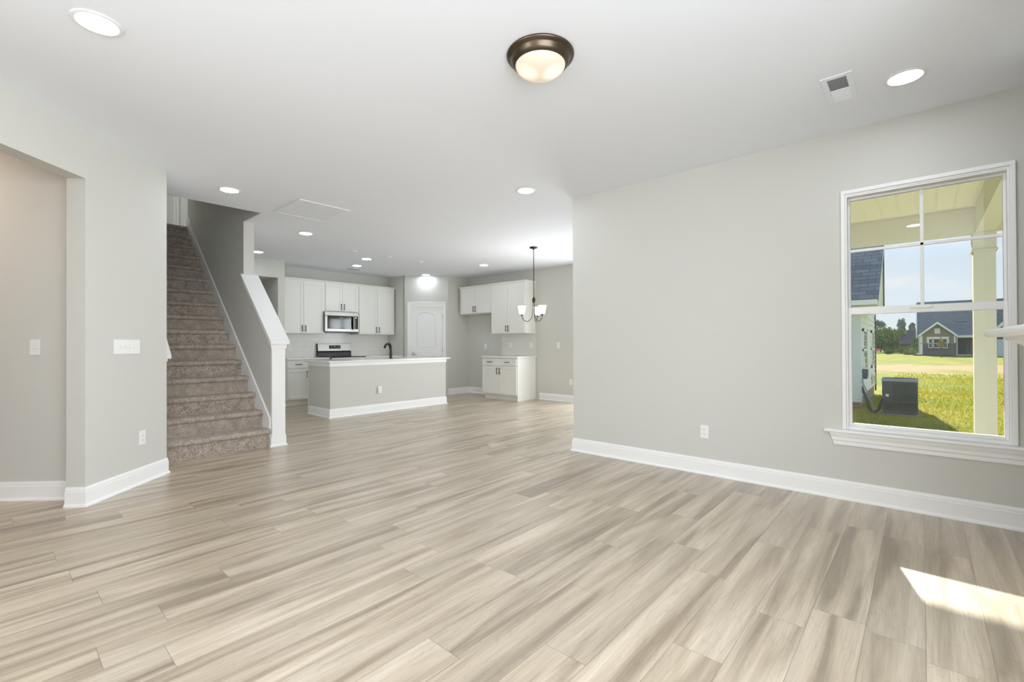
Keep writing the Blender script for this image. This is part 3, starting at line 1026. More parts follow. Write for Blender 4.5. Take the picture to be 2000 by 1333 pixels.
def crown(root, wd, dp, z1, left=True, right=True):
    pr = [(0.0, z1-0.032), (0.006, z1-0.032), (0.010, z1-0.018), (0.024, z1-0.004), (0.026, z1+0.010), (0.0, z1+0.010)]
    path = [(0, dp)]*left + [(0, 0), (wd, 0)] + [(wd, dp)]*right
    # travel so that the room side lies to the right of the path
    MB().sweep(path, pr).build('crown_moulding', CAB, root, smooth=30)
YF = 9.215
UB, UT = 1.385, 2.475
c1 = upper_cab('white double wall cabinet nearest the passage, with bar pulls', (3.682, YF, 0), 0, 0.886, UB, UT)
crown(c1, 0.886, 0.31, UT, False, False)
c2 = upper_cab('short white double wall cabinet above the microwave', (4.570, YF, 0), 0, 0.758, 1.855, UT)
crown(c2, 0.758, 0.31, UT, False, False)
c3 = upper_cab('white double wall cabinet between the microwave and the pantry', (5.330, YF, 0), 0, 0.920, UB, UT)
crown(c3, 0.920, 0.31, UT, False, True)
XF = 7.285
c4 = upper_cab('short white double wall cabinet above the empty fridge recess', (XF, 8.07, 0), -90, 1.015, 1.85, UT, 0.33)
crown(c4, 1.015, 0.33, UT, True, False)
c5 = upper_cab('tall white double wall cabinet above the small base cabinet by the dining area', (XF, 7.053, 0), -90, 0.965, UB, UT, 0.33)
crown(c5, 0.965, 0.33, UT, False, True)

def base_cab(label, loc, rz, wd, dp=0.59, kick_side=0.0, sides=True):
    t = thing('base_cabinet', label, 'cabinet', loc, rz, 'white base cabinets')
    MB().box(0, wd, 0, dp, 0.105, 0.875).box(0.0, wd, 0.072, dp, 0.0, 0.105).build('carcass', CAB, t, bevel=0.0015)
    MB().box(0.04, wd, 0.060, 0.072, 0.0, 0.105).build('toe_kick', CAB, t)
    mid = wd/2
    for x0, x1, hx in ((0.014, mid-0.004, mid-0.036), (mid+0.004, wd-0.014, mid+0.036)):
        d = MB().box(x0, x1, -0.020, 0, 0.715, 0.857).build('drawer', CAB, t, bevel=0.003)
        pull('handle', d, (x0+x1)/2, 0.787, vertical=False)
        d = shaker(MB(), x0, x1, 0.125, 0.700).build('door', CAB, t, bevel=0.0015)
        pull('handle', d, hx, 0.60)
    return t
b1 = base_cab('white base cabinet between the stub wall and the range', (3.682, 8.935, 0), 0, 0.842)
b2 = base_cab('white base cabinet between the range and the pantry wall', (5.292, 8.935, 0), 0, 0.985)
b3 = base_cab('white free-ended base cabinet with two drawers by the dining area', (7.02, 7.075, 0), -90, 0.990)
# shoe moulding round the kick of the dining base cabinet is part of it
MB().box(0.99, 0.996, 0.0, 0.59, 0.0, 0.875).build('end_panel', CAB, b3, bevel=0.002)

tag(MB().box(3.682, 4.524, 8.895, YK-0.004, 0.875, 0.905).build('countertop', QUARTZ, bevel=0.004), 'white quartz countertop between the stub wall and the range', 'countertop')
tag(MB().box(5.292, PB[0]-0.003, 8.895, YK-0.004, 0.875, 0.905).build('countertop', QUARTZ, bevel=0.004), 'white quartz countertop between the range and the pantry wall', 'countertop')
tag(MB().box(6.985, XK-0.004, 6.05, 7.095, 0.875, 0.905).build('countertop', QUARTZ, bevel=0.004), 'white quartz countertop on the free-ended base cabinet by the dining area', 'countertop')
tag(MB().box(3.682, PB[0]-0.002, YK-0.009, YK-0.0005, 0.9055, 1.384).box(4.526, 5.290, YK-0.009, YK-0.0005, 1.384, 1.43).build('tile_backsplash', TILE), 'white subway tile backsplash behind the range', 'backsplash')
tag(MB().box(XK-0.009, XK-0.0005, 6.09, 7.05, 0.9055, 1.384).build('tile_backsplash', TILEY), 'small white subway tile backsplash by the fridge recess', 'backsplash')

# kitchen island
IX0, IX1, IY0, IY1 = 3.555, 5.925, 7.00, 7.74
isl = thing('kitchen_island', 'long grey painted kitchen island with white base trim', 'island', (IX0, IY0, 0))
lx, ly = IX1-IX0, IY1-IY0
MB().box(0, lx, 0, ly, 0, 0.872).build('knee_wall', WALL, isl)
MB().sweep([(0, ly), (0, 0), (lx, 0), (lx, ly)], BP).build('base_trim', TRIM, isl)
MB().sweep([(0, ly), (0, 0), (lx, 0), (lx, ly)], [(0, 0.812), (0.010, 0.812), (0.012, 0.820), (0.012, 0.871), (0, 0.871)]).build('top_trim', TRIM, isl)
cb = MB()
cb.box(0.0, lx, ly, ly+0.03, 0.105, 0.872)
cb.build('cabinet_back', CAB, isl)
for i in range(4):
    x0 = 0.02+i*(lx-0.04)/4
    mb = MB()
    x1 = x0+(lx-0.04)/4-0.006
    y_ = ly+0.03
    mb.box(x0, x1, y_, y_+0.012, 0.125, 0.86)
    for (a, b_, c_, d_) in ((x0, x0+0.057, 0.125, 0.86), (x1-0.057, x1, 0.125, 0.86), (x0+0.057, x1-0.057, 0.125, 0.182), (x0+0.057, x1-0.057, 0.803, 0.86)):
        mb.box(a, b_, y_+0.012, y_+0.02, c_, d_)
    mb.build('door', CAB, isl, bevel=0.0015)
tag(MB().box(IX0-0.035, IX1+0.10, IY0-0.035, IY1+0.10, 0.873, 0.903).build('countertop', QUARTZ, bevel=0.004), 'long white quartz countertop of the kitchen island', 'countertop')

# faucet
fc = thing('kitchen_faucet', 'dark bronze gooseneck kitchen faucet standing on the island', 'faucet', (4.86, 7.28, 0.903))
MB().lathe([(0.030, 0.0), (0.030, 0.006), (0.025, 0.010), (0.0235, 0.06), (0.021, 0.16), (0.022, 0.215), (0.016, 0.24)], n=24).build('body', BRONZE, fc, smooth=40)
MB().tube([(0, 0.000, 0.10), (0, 0.016, 0.19), (0, 0.045, 0.245), (0, 0.09, 0.272), (0, 0.135, 0.268), (0, 0.175, 0.238), (0, 0.20, 0.196)], [0.016, 0.017, 0.017, 0.017, 0.017, 0.019, 0.021], 14).build('spout', BRONZE, fc, smooth=60)
MB().tube([(0, -0.004, 0.225), (0, 0.008, 0.255), (0, 0.03, 0.283), (0, 0.062, 0.312)], [0.016, 0.013, 0.008, 0.003], 10).build('lever', BRONZE, fc, smooth=60)

# ------------------------------------------------------------------ range
rx0, rx1 = 4.527, 5.289
rg_ = thing('range_oven', 'stainless steel electric range with black glass cooktop under the microwave', 'range', (rx0, 8.85, 0))
rw_ = rx1-rx0
MB().box(0, rw_, 0.03, 0.66, 0.06, 0.900).build('body', BLACKP, rg_, bevel=0.003)
MB().box(0.002, rw_-0.002, 0.0, 0.60, 0.900, 0.917).build('cooktop', BLACKG, rg_, bevel=0.004)
MB().box(0.0, rw_, -0.012, 0.03, 0.862, 0.900).build('front_rail', STEEL, rg_, bevel=0.004)
mb = MB().prism([(0.595, 0.917), (0.66, 0.917), (0.66, 1.185), (0.625, 1.185), (0.612, 1.02), (0.595, 1.0)], 'X', 0, rw_)
mb.build('backguard', BLACKP, rg_, bevel=0.003)
mb = MB().prism([(0.598, 1.03), (0.606, 1.03), (0.622, 1.182), (0.614, 1.184)], 'X', 0.012, rw_-0.004)
pn = mb.build('control_panel', STEEL, rg_, bevel=0.003)
def slant(z_):
    return 0.598+(z_-1.03)*0.016/0.154
mb = MB().prism([(slant(1.075)-0.003, 1.075), (slant(1.075)+0.002, 1.075), (slant(1.148)+0.002, 1.148), (slant(1.148)-0.003, 1.148)], 'X', 0.255, 0.515)
mb.build('display', BLACKG, pn)
MARK = mat('control_marking_white', (214, 216, 218), 0.5)
mb = MB()
for (xa, xb, za, zb) in [(0.365, 0.405, 1.122, 1.134), (0.285, 0.300, 1.117, 1.121), (0.315, 0.330, 1.117, 1.121), (0.285, 0.300, 1.097, 1.101), (0.315, 0.330, 1.097, 1.101), (0.350, 0.365, 1.095, 1.099), (0.380, 0.395, 1.095, 1.099),
                         (0.410, 0.425, 1.095, 1.099), (0.440, 0.455, 1.117, 1.121), (0.470, 0.485, 1.117, 1.121), (0.440, 0.455, 1.097, 1.101), (0.470, 0.485, 1.097, 1.101)]:
    y0_ = slant(za)-0.0036
    mb.prism([(y0_, za), (y0_+0.001, za), (slant(zb)-0.0026, zb), (slant(zb)-0.0036, zb)], 'X', xa, xb)
mb.build('control_marking', MARK, pn)
for (cx, cy, rr) in ((0.19, 0.16, 0.10), (0.57, 0.16, 0.085), (0.19, 0.44, 0.075), (0.57, 0.44, 0.10)):
    MB().lathe([(rr-0.002, 0.9170), (rr-0.002, 0.9174), (rr, 0.9174), (rr, 0.9170)], (cx, cy, 0), 40, cap=False).build('burner_ring', mat('burner_mark_grey', (120, 120, 120), 0.4), rg_)
od = MB().box(0.004, rw_-0.004, -0.015, 0.03, 0.215, 0.855).build('oven_door', STEEL, rg_, bevel=0.004)
MB().box(0.10, rw_-0.10, -0.017, -0.015, 0.34, 0.70).build('oven_window', BLACKG, od)
MB().tube([(0.06, -0.055, 0.79), (rw_-0.06, -0.055, 0.79)], 0.011, 12).tube([(0.09, -0.015, 0.79), (0.09, -0.055, 0.79)], 0.008, 8).tube([(rw_-0.09, -0.015, 0.79), (rw_-0.09, -0.055, 0.79)], 0.008, 8).build('handle', STEEL, od, smooth=50)
MB().box(0.004, rw_-0.004, -0.010, 0.03, 0.065, 0.205).build('drawer', STEEL, rg_, bevel=0.004)
for sx_, sy_ in ((0.05, 0.08), (rw_-0.05, 0.08), (0.05, 0.60), (rw_-0.05, 0.60)):
    MB().lathe([(0.018, 0.0), (0.018, 0.06)], (sx_, sy_, 0), 12).build('leg', BLACKP, rg_)

# ------------------------------------------------------------------ microwave
mw = thing('microwave', 'stainless over-the-range microwave with black glass door above the range', 'microwave', (4.530, 9.125, 1.432))
mww, mwh = 0.756, 0.418
MB().box(0, mww, 0.03, 0.395, 0, mwh).build('body', BLACKP, mw, bevel=0.003)
MB().box(0, mww, 0.0, 0.03, mwh-0.085, mwh-0.002).build('top_panel', STEEL, mw, bevel=0.004)
mb = MB()
mb.box(0.0, 0.050, -0.004, 0.03, 0.004, mwh-0.090).box(0.050, mww, -0.004, 0.03, 0.004, 0.064).box(mww-0.02, mww, -0.004, 0.03, 0.064, mwh-0.090)
mb.build('front_frame', STEEL, mw, bevel=0.003)
dg = MB().box(0.050, 0.60, -0.006, 0.03, 0.064, mwh-0.090).build('door', BLACKG, mw, bevel=0.002)
MB().box(0.105, 0.555, -0.0072, -0.006, 0.088, mwh-0.150).build('door_window', DISPLAY, dg)
MB().box(0.315, 0.40, -0.0072, -0.006, mwh-0.128, mwh-0.121).build('nameplate', MARK, dg)
cp = MB().box(0.622, mww-0.02, -0.006, 0.03, 0.064, mwh-0.090).build('control_panel', BLACKG, mw, bevel=0.002)
MB().box(0.665, 0.705, -0.0072, -0.006, mwh-0.120, mwh-0.105).build('clock_display', mat('clock_glow', (240, 244, 248), 0.4, emit=((235, 242, 250), 0.8)), cp)
MB().tube([(0.612, -0.004, 0.052), (0.612, -0.034, 0.070), (0.612, -0.046, 0.13), (0.612, -0.050, 0.19), (0.612, -0.046, 0.25), (0.612, -0.034, 0.31), (0.612, -0.004, 0.330)], 0.012, 12).build('handle', STEEL, mw, smooth=60)
MB().box(0.02, mww-0.02, 0.03, 0.30, -0.010, 0.0).build('vent_panel', BLACKP, mw)

# ------------------------------------------------------------------ pantry door
ctr = diag_pt(DC, 0.0)
pdr = sroot('door_1', (ctr[0], ctr[1], 0), -45)
hw = DW/2
mb = MB()
mb.box(-hw-0.078, -hw-0.012, -0.017, 0, 0, 2.065).box(hw+0.012, hw+0.078, -0.017, 0, 0, 2.065).box(-hw-0.078, hw+0.078, -0.017, 0, 2.065, 2.130)
mb.box(-hw-0.078, -hw-0.062, -0.022, -0.017, 0, 2.130).box(hw+0.062, hw+0.078, -0.022, -0.017, 0, 2.130).box(-hw-0.062, hw+0.062, -0.022, -0.017, 2.114, 2.130)
mb.build('casing', TRIM, pdr, bevel=0.003)
mb = MB().box(-hw-0.019, -hw-0.003, 0.0, 0.11, 0, 2.06).box(hw+0.003, hw+0.019, 0.0, 0.11, 0, 2.06).box(-hw-0.019, hw+0.019, 0.0, 0.11, 2.06, 2.074)
mb.build('jamb', TRIM, pdr)
slab = MB().box(-hw, hw, 0.014, 0.049, 0.008, 2.052).build('slab', TRIM, pdr, bevel=0.002)
def panel_path(z0, z1, arch, inset=0.0):
    a = 0.20-inset
    pts = [(-a, z0+inset), (a, z0+inset)]
    if arch:
        for i in range(13):
            t_ = -1+2*i/12
            pts.append((-t_*a, z1-inset+arch*(1-t_*t_)))
    else:
        pts += [(a, z1-inset), (-a, z1-inset)]
    return pts
for z0, z1, ar in ((1.10, 1.845, 0.06), (0.24, 0.90, 0.0)):
    mb = MB()
    pth = panel_path(z0, z1, ar)
    mb.tube([(x_, 0.014, z_) for x_, z_ in pth], 0.013, 8, closed=True)
    inn = panel_path(z0, z1, ar, 0.045)
    mb.prism(inn, 'Y', 0.008, 0.020)
    mb.build('panel_moulding', TRIM, slab, smooth=45)
kb = MB().lathe([(0.031, 0.0), (0.031, -0.006), (0.012, -0.012), (0.011, -0.034), (0.022, -0.042), (0.027, -0.054), (0.024, -0.066), (0.0005, -0.070)], (-hw+0.065, 0.014, 0.955), 24, axis='Y').build('knob', CHROME, slab, smooth=50)
for z_ in (0.25, 1.03, 1.80):
    MB().tube([(hw+0.004, 0.006, z_-0.045), (hw+0.004, 0.006, z_+0.045)], 0.0075, 10).build('hinge', CHROME, pdr, smooth=50)

# upstairs landing door, glimpsed at the top of the stair
ud = sroot('door_3', (2.72, 10.40, 3.09))
mb = MB()
mb.box(-0.46, -0.385, -0.018, 0, 0, 2.09).box(-0.46, -0.44, -0.024, -0.018, 0, 2.09).box(-0.415, -0.405, -0.022, -0.018, 0, 2.09).box(0.385, 0.46, -0.018, 0, 0, 2.09).box(-0.46, 0.46, -0.018, 0, 2.015, 2.09)
mb.build('casing', TRIM, ud)
MB().box(-0.385, 0.385, -0.004, 0, 0.0, 2.015).build('slab', TRIM, ud)


# ------------------------------------------------------------------ outside
def ground_z(x):
    if x < 16:
        return -0.60
    if x < 92:
        return -0.60-0.27*(x-16)/76
    return -0.87
vs, fs = [], []
xs = [4.40, 5.2, 6.2, 7.2, 8.2, 9.2, 10.2, 11.2, 12.2, 13.2, 14.2, 15.2, 16.2, 18, 20, 23, 26, 30, 34, 38, 42, 46, 50, 56, 62, 70, 80, 92, 110, 140, 200, 320]
ys = [-140, -80, -50, -30, -20, -14, -10, -7, -5, -3.5, -2.5, -1.5, -0.5, 0.5, 1.2, 2, 3, 4, 5.5, 7, 9, 12, 16, 22, 30, 50, 80, 140]
for x_ in xs:
    for y_ in ys:
        dz = 0.0 if x_ < 16 else 0.10*noise.noise(Vector((x_*0.13, y_*0.21, 3.1)))
        vs.append((x_, y_, ground_z(x_)+dz))
k = len(ys)
for i in range(len(xs)-1):
    for j in range(k-1):
        fs.append((i*k+j, (i+1)*k+j, (i+1)*k+j+1, i*k+j+1))
g = struct(MB().add(vs, fs).build('ground', LAWN, smooth=80))

# short grass growing on the near lawn
GR = mat('grass_blade', (134, 142, 28), 0.9, spec=0.1, var=(0.5, (162, 144, 42), 0.8))
_n = GR.node_tree
_b = _n.nodes['Principled BSDF']
_t = N(_n, 'ShaderNodeBsdfTranslucent'); _m = N(_n, 'ShaderNodeMixShader'); _m.inputs[0].default_value = 0.5
_src = _b.inputs['Base Color'].links[0].from_socket
_n.links.new(_src, _t.inputs[0]); _n.links.new(_b.outputs[0], _m.inputs[1]); _n.links.new(_t.outputs[0], _m.inputs[2])
_n.links.new(_m.outputs[0], _n.nodes['Material Output'].inputs[0])
rg2 = random.Random(5)
mb = MB()
for i in range(14000):
    x_ = 12.2+(rg2.random()**1.6)*24
    y_ = -0.115*x_+rg2.random()*(0.20*x_)
    h_ = (0.03+0.035*rg2.random())*(1+0.02*(x_-12))
    if (abs(x_-38) < 6 and rg2.random() < 0.8) or (y_ > 1.05 and x_ > 14.5) or (abs(y_-0.4) < 0.42 and 14.3 < x_ < 15.12):
        continue
    a = rg2.random()*6.28
    w_ = (0.010+0.0009*(x_-12))
    z_ = ground_z(x_)-0.03
    c_, s_ = math.cos(a)*w_, math.sin(a)*w_
    lx_, ly_ = (rg2.random()-.5)*h_*1.2, (rg2.random()-.5)*h_*1.2
    mb.add([(x_-c_, y_-s_, z_), (x_+c_, y_+s_, z_), (x_+lx_, y_+ly_, z_+h_+0.03)], [(0, 1, 2)])
tag(mb.build('lawn_grass', GR), 'rough yellow green grass growing on the lawn outside the window', 'grass', kind='stuff')

# porch: deck, roof with beadboard ceiling and boxed beams, square column
struct(MB().box(XW+0.16, 7.45, -1.3, YC-0.15, -0.60, -0.06).build('floor_porch', mat('porch_concrete', (218, 215, 208), 0.85, var=(4, (206, 203, 196), 0.6))))
pr_ = thing('porch_roof', 'lawn-light tinted porch roof with ribbed soffit and boxed beams over the window', 'porch roof', (5.7, 1.0, 2.34))
ox, oy, oz = 5.7, 1.0, 2.34
mb = MB()
x0, x1 = XW+0.16-ox, 7.0-ox
yy = -0.44
prof = []
while yy < YC-0.16:
    prof += [(yy-oy, 2.632-oz), (yy+0.005-oy, 2.636-oz), (yy+0.010-oy, 2.632-oz), (yy+0.014-oy, 2.632-oz), (yy+0.019-oy, 2.636-oz), (yy+0.024-oy, 2.632-oz)]
    yy += 0.152
prof += [(YC-0.15-oy, 2.632-oz), (YC-0.15-oy, 2.70-oz), (-0.44-oy, 2.70-oz)]
mb.prism(prof, 'X', x0, x1)
mb.build('soffit_panel', SOFFIT, pr_)
mb = MB()
yy = -0.44+0.012
while yy < YC-0.16:
    mb.box(x1-0.012, x1-0.002, yy-0.014-oy, yy+0.014-oy, 2.622-oz, 2.633-oz)
    yy += 0.152
mb.build('soffit_gap', mat('soffit_gap_dark', (70, 66, 48), 0.9), pr_)
MB().box(x1-0.028, x1-0.012, -0.44-oy, YC-0.15-oy, 2.618-oz, 2.634-oz).build('channel_trim', SOFFIT, pr_)
MB().box(x1, x1+0.18, -0.60-oy, YC-0.15-oy, 0, 0.62).build('beam', PORCHT, pr_, bevel=0.004)
MB().box(x0, x1, -0.60-oy, -0.44-oy, 0, 0.62).build('beam', PORCHT, pr_, bevel=0.004)
MB().box(x1+0.18, x1+0.50, -1.0-oy, YC-0.15-oy, 0.10, 0.14).box(x1+0.48, x1+0.52, -1.0-oy, YC-0.15-oy, 0.07, 0.30).build('eave_fascia', PORCHT, pr_)
MB().prism([(x0, 1.75), (x1+0.55, 0.29), (x1+0.55, 0.33), (x0, 1.82)], 'Y', -1.0-oy, YC-0.15-oy).build('roof_deck', mat('porch_shingle', (70, 74, 80), 0.9), pr_)
MB().prism([(x0, 0.62), (x1+0.18, 0.62), (x1+0.18, 0.70), (x0, 1.74)], 'Y', -0.60-oy, -0.56-oy).build('gable_fill', PORCHT, pr_)
pc = thing('porch_column', 'square lawn-light tinted porch column standing beyond the window pane', 'column', (7.09, -0.508, -0.06))
MB().box(-0.085, 0.085, -0.085, 0.085, 0.0, 2.21).build('shaft', PORCHT, pc, bevel=0.004)
MB().box(-0.095, 0.095, -0.092, 0.092, 2.21, 2.40).build('capital', PORCHT, pc, bevel=0.003)
MB().box(-0.105, 0.105, -0.102, 0.102, 2.195, 2.215).build('neck_mould', PORCHT, pc, bevel=0.004)
MB().box(-0.105, 0.105, -0.102, 0.102, 0.0, 0.14).build('base', PORCHT, pc, bevel=0.004)

# neighbouring house with lap siding
SIDE = mat('lap_siding_white', (238, 241, 240), 0.6)
CORNER = mat('corner_board_pale', (234, 242, 245), 0.55)
def shingles(name, c1, c2, axis='YZ', bw=0.33, bh=0.09):
    return brick_material(name, c1, c2, (46, 50, 56), bw, bh, 0.006, 0.9, axis=axis, bump=0.6)
SHIN = shingles('slate_shingles', (122, 130, 139), (92, 99, 109), bh=0.115)
nh = thing('neighbor_house', 'white lap sided house with slate shingle roof just beyond the porch', 'house', (15.2, 1.22, -0.60))
lap = [(0.30, 0.32)]
pr = []
z_ = 0.32
while z_ < 2.70:
    pr += [(-0.022, z_), (-0.002, z_+0.165)]
    z_ += 0.165
pr += [(0.12, z_), (0.12, 0.32)]
MB().prism(pr, 'X', 0.0, 5.1).build('side_wall', SIDE, nh)
pr2 = [(a, b) for a, b in pr]
MB().prism([(a+0.0, b) for a, b in pr2], 'Y', 0.0, 9.0).build('front_wall', SIDE, nh)
MB().box(-0.025, 0.0, -0.03, 0.35, 0.18, 2.72).box(0.0, 0.10, -0.035, -0.018, 0.18, 2.72).build('corner_board', CORNER, nh)
MB().box(5.04, 5.12, -0.045, 0.0, 0.1, 2.72).build('downspout', mat('downspout_grey', (70, 80, 82), 0.6), nh)
MB().box(0.02, 5.1, 0.02, 9.0, -0.3, 0.32).build('foundation', brick_material('brick_foundation', (150, 110, 92), (128, 96, 82), (180, 172, 160), 0.2, 0.075, 0.01, 0.9), nh)
MB().box(0.12, 5.1, 0.12, 9.0, 0.32, 2.7).build('core', SIDE, nh)
rf = MB()
S_ = 0.72
def rz_(x_):
    return 2.86+(x_+0.42)*S_
RX = 2.18
rf.prism([(-0.42, rz_(-0.42)-0.05), (RX, rz_(RX)-0.05), (RX, rz_(RX)), (-0.42, rz_(-0.42))], 'Y', -0.42, 9.4)
rf.prism([(RX, rz_(RX)-0.05), (5.4, 2.80), (5.4, 2.86), (RX, rz_(RX))], 'Y', 0.0, 9.4)
rf.build('roof', SHIN, nh)
NS = mat('soffit_green_cream', (226, 228, 206), 0.6)
MB().prism([(-0.40, rz_(-0.42)-0.055), (RX, rz_(RX)-0.055), (RX, rz_(RX)-0.26), (-0.40, rz_(-0.42)-0.26)], 'Y', -0.415, -0.385).build('rake_board', NS, nh)
MB().prism([(-0.40, 2.66), (RX-0.05, 2.66), (RX-0.05, rz_(RX-0.05)-0.06), (-0.40, rz_(-0.40)-0.06)], 'Y', -0.385, 0.02).build('gable_siding', NS, nh)
MB().box(RX-0.05, RX+0.02, -0.42, 0.02, 2.62, rz_(RX)).build('gable_corner', mat('downspout_grey', (70, 80, 82), 0.6), nh)
MB().box(-0.52, -0.42, -0.40, 9.4, 2.71, 2.84).build('gutter', TRIM, nh, bevel=0.01)
MB().box(-0.42, 0.0, -0.40, 9.0, 2.62, 2.70).build('eave_soffit', NS, nh)
WPANE = mat('far_window_pane', (58, 68, 74), 0.1, spec=0.5)
for xa, xb in ((0.55, 1.75), (3.35, 4.35)):
    f = MB().box(xa, xa+0.09, -0.05, 0.02, 0.95, 2.15).box(xb-0.09, xb, -0.05, 0.02, 0.95, 2.15).box(xa, xb, -0.05, 0.02, 2.06, 2.15).box(xa, xb, -0.05, 0.02, 0.95, 1.04).box(xa, xb, -0.045, 0.02, 1.52, 1.58).build('window', TRIM, nh)
    MB().box(xa+0.09, xb-0.09, -0.02, 0.01, 1.04, 2.06).build('pane', WPANE, f)

# air conditioner
ACM = mat('condenser_cabinet_grey', (70, 75, 74), 0.5, metal=0.2)
ACD = mat('condenser_coil_dark', (52, 55, 57), 0.7)
ac = thing('air_conditioner', 'dark grey louvred air conditioner condenser standing on the lawn', 'air conditioner', (14.72, 0.40, -0.62))
hwx = 0.315
MB().box(-hwx-0.04, hwx+0.04, -hwx-0.04, hwx+0.04, 0, 0.06).build('base_pad', mat('pad_concrete', (120, 122, 100), 0.9), ac)
MB().box(-hwx+0.02, hwx-0.02, -hwx+0.02, hwx-0.02, 0.06, 0.84).build('coil', ACD, ac)
mb = MB()
for i in range(24):
    a = -hwx+2*hwx*(i+0.5)/24
    for s in (-1, 1):
        mb.box(a-0.007, a+0.007, s*hwx-0.012, s*hwx+0.012, 0.08, 0.83)
        mb.box(s*hwx-0.012, s*hwx+0.012, a-0.007, a+0.007, 0.08, 0.83)
for z_ in (0.08, 0.33, 0.58, 0.80):
    for s in (-1, 1):
        mb.box(-hwx, hwx, s*hwx-0.016, s*hwx+0.016, z_, z_+0.03).box(s*hwx-0.016, s*hwx+0.016, -hwx, hwx, z_, z_+0.03)
mb.build('louvre_cabinet', ACM, ac)
MB().box(-hwx-0.02, -hwx+0.02, 0.13, hwx+0.01, 0.38, 0.80).build('control_panel', ACM, ac, bevel=0.005)
MB().box(-hwx-0.022, -hwx-0.019, 0.20, 0.26, 0.47, 0.53).build('rating_plate', mat('rating_plate_white', (222, 224, 224), 0.5), ac)
tp = MB()
tp.lathe([(hwx-0.03, 0.875), (hwx-0.03, 0.90), (hwx+0.01, 0.90)], n=40, cap=False)
tp.box(-hwx-0.02, hwx+0.02, -hwx-0.02, -hwx+0.03, 0.84, 0.90).box(-hwx-0.02, hwx+0.02, hwx-0.03, hwx+0.02, 0.84, 0.90).box(-hwx-0.02, -hwx+0.03, -hwx+0.03, hwx-0.03, 0.84, 0.90).box(hwx-0.03, hwx+0.02, -hwx+0.03, hwx-0.03, 0.84, 0.90)
for i in range(6):
    tp.lathe([(0.05*i+0.03, 0.885), (0.05*i+0.035, 0.89), (0.05*i+0.03, 0.895)], n=32, cap=False)
for i in range(8):
    a = math.pi*i/8
    tp.tube([(0.29*math.cos(a), 0.29*math.sin(a), 0.88), (-0.29*math.cos(a), -0.29*math.sin(a), 0.88)], 0.004, 6)
tp.build('top_grille', mat('condenser_top_grey', (150, 156, 162), 0.45, metal=0.2), ac)
MB().tube([(0.62, 0.80, 0.62), (0.40, 0.70, 0.36), (0.20, 0.62, 0.14), (0.0, 0.55, 0.05), (-0.12, 0.48, 0.05), (-0.25, 0.40, 0.14), (-0.30, 0.34, 0.34), (-0.31, 0.30, 0.40)], 0.034, 10).build('insulated_line', mat('line_foam_dark', (62, 60, 58), 0.9), ac, smooth=60)
MB().tube([(0.62, 0.79, 0.98), (0.50, 0.76, 0.70), (0.24, 0.62, 0.42), (0.02, 0.52, 0.16), (-0.14, 0.44, 0.12), (-0.26, 0.35, 0.20), (-0.31, 0.31, 0.40)], 0.014, 8).build('conduit', mat('conduit_grey', (140, 142, 142), 0.6), ac, smooth=60)
t = thing('disconnect_box', 'dark electrical disconnect box on the white siding above the condenser lines', 'electrical box', (15.45, 1.19, 0.32))
MB().box(-0.08, 0.08, -0.11, 0, -0.13, 0.13).build('enclosure', mat('box_grey_green', (84, 96, 96), 0.6), t, bevel=0.006)
MB().box(-0.085, 0.085, -0.125, -0.11, -0.09, 0.13).build('cover', mat('box_cover_grey', (100, 110, 110), 0.6), t, bevel=0.004)
t = thing('dryer_vent', 'white louvred vent hood low on the far end of the white siding', 'wall vent', (19.0, 1.19, 0.0))
MB().box(-0.30, 0.30, -0.05, 0, -0.16, 0.16).build('hood', TRIM, t, bevel=0.01)
mb = MB()
for q in (-0.20, 0.0, 0.20):
    mb.box(q-0.07, q+0.07, -0.055, -0.05, -0.11, 0.11)
mb.build('flap', WPANE, t)

# house across the field
TAUPE = mat('shake_siding_taupe', (150, 140, 122), 0.85, var=(6, (134, 124, 108), 0.8))
STONE = brick_material('ledge_stone', (128, 122, 120), (104, 100, 100), (86, 84, 84), 0.35, 0.12, 0.012, 0.9, axis='YZ', bump=0.8)
ROOF2 = shingles('dark_shingles', (128, 132, 136), (110, 115, 120), bw=0.5, bh=0.14)
WHT = mat('far_trim_white', (238, 240, 242), 0.6)
fh = thing('field_house', 'gabled house with taupe siding and stone base across the field', 'house', (92, 0, -0.86))
B = 0.0
# gabled front bay: Y from 0.25 to -3.66
yl, yr, yc = 0.16, -3.66, -1.75
ev, pk = 2.98, 4.75
MB().box(0.0, 5, yr, yl, B, 1.85).build('stone_base', STONE, fh)
MB().prism([(yr, 1.85), (yl, 1.85), (yl, ev), (yc, pk), (yr, ev)], 'X', 0.06, 5).build('gable_wall', TAUPE, fh)
MB().box(-0.05, 0.06, yr, yl, 1.80, 1.90).build('belt_course', mat('belt_stone', (160, 154, 148), 0.8), fh)
mb = MB()
sl = (pk-ev)/(yl-yc)
for s, ye in ((1, yl+0.25), (-1, yr-0.25)):
    ze = pk-abs(ye-yc)*sl
    mb.prism([(yc, pk+0.20), (ye, ze+0.20), (ye, ze+0.30), (yc, pk+0.30)], 'X', -0.40, 5.5)
mb.build('gable_roof', ROOF2, fh)
mb = MB()
for s, ye in ((1, yl+0.25), (-1, yr-0.25)):
    ze = pk-abs(ye-yc)*sl
    mb.prism([(yc, pk-0.08), (ye, ze-0.08), (ye, ze+0.24), (yc, pk+0.24)], 'X', -0.46, -0.36)
mb.build('bargeboard', WHT, fh)
MB().box(-0.05, 0.08, yl-0.28, yl+0.02, B, ev).box(-0.05, 0.08, yr-0.02, yr+0.16, 1.9, ev).build('corner_trim', WHT, fh)
f = MB().box(-0.06, 0.10, -2.05, -1.45, 3.25, 3.98).build('gable_vent', WHT, fh)
mb = MB()
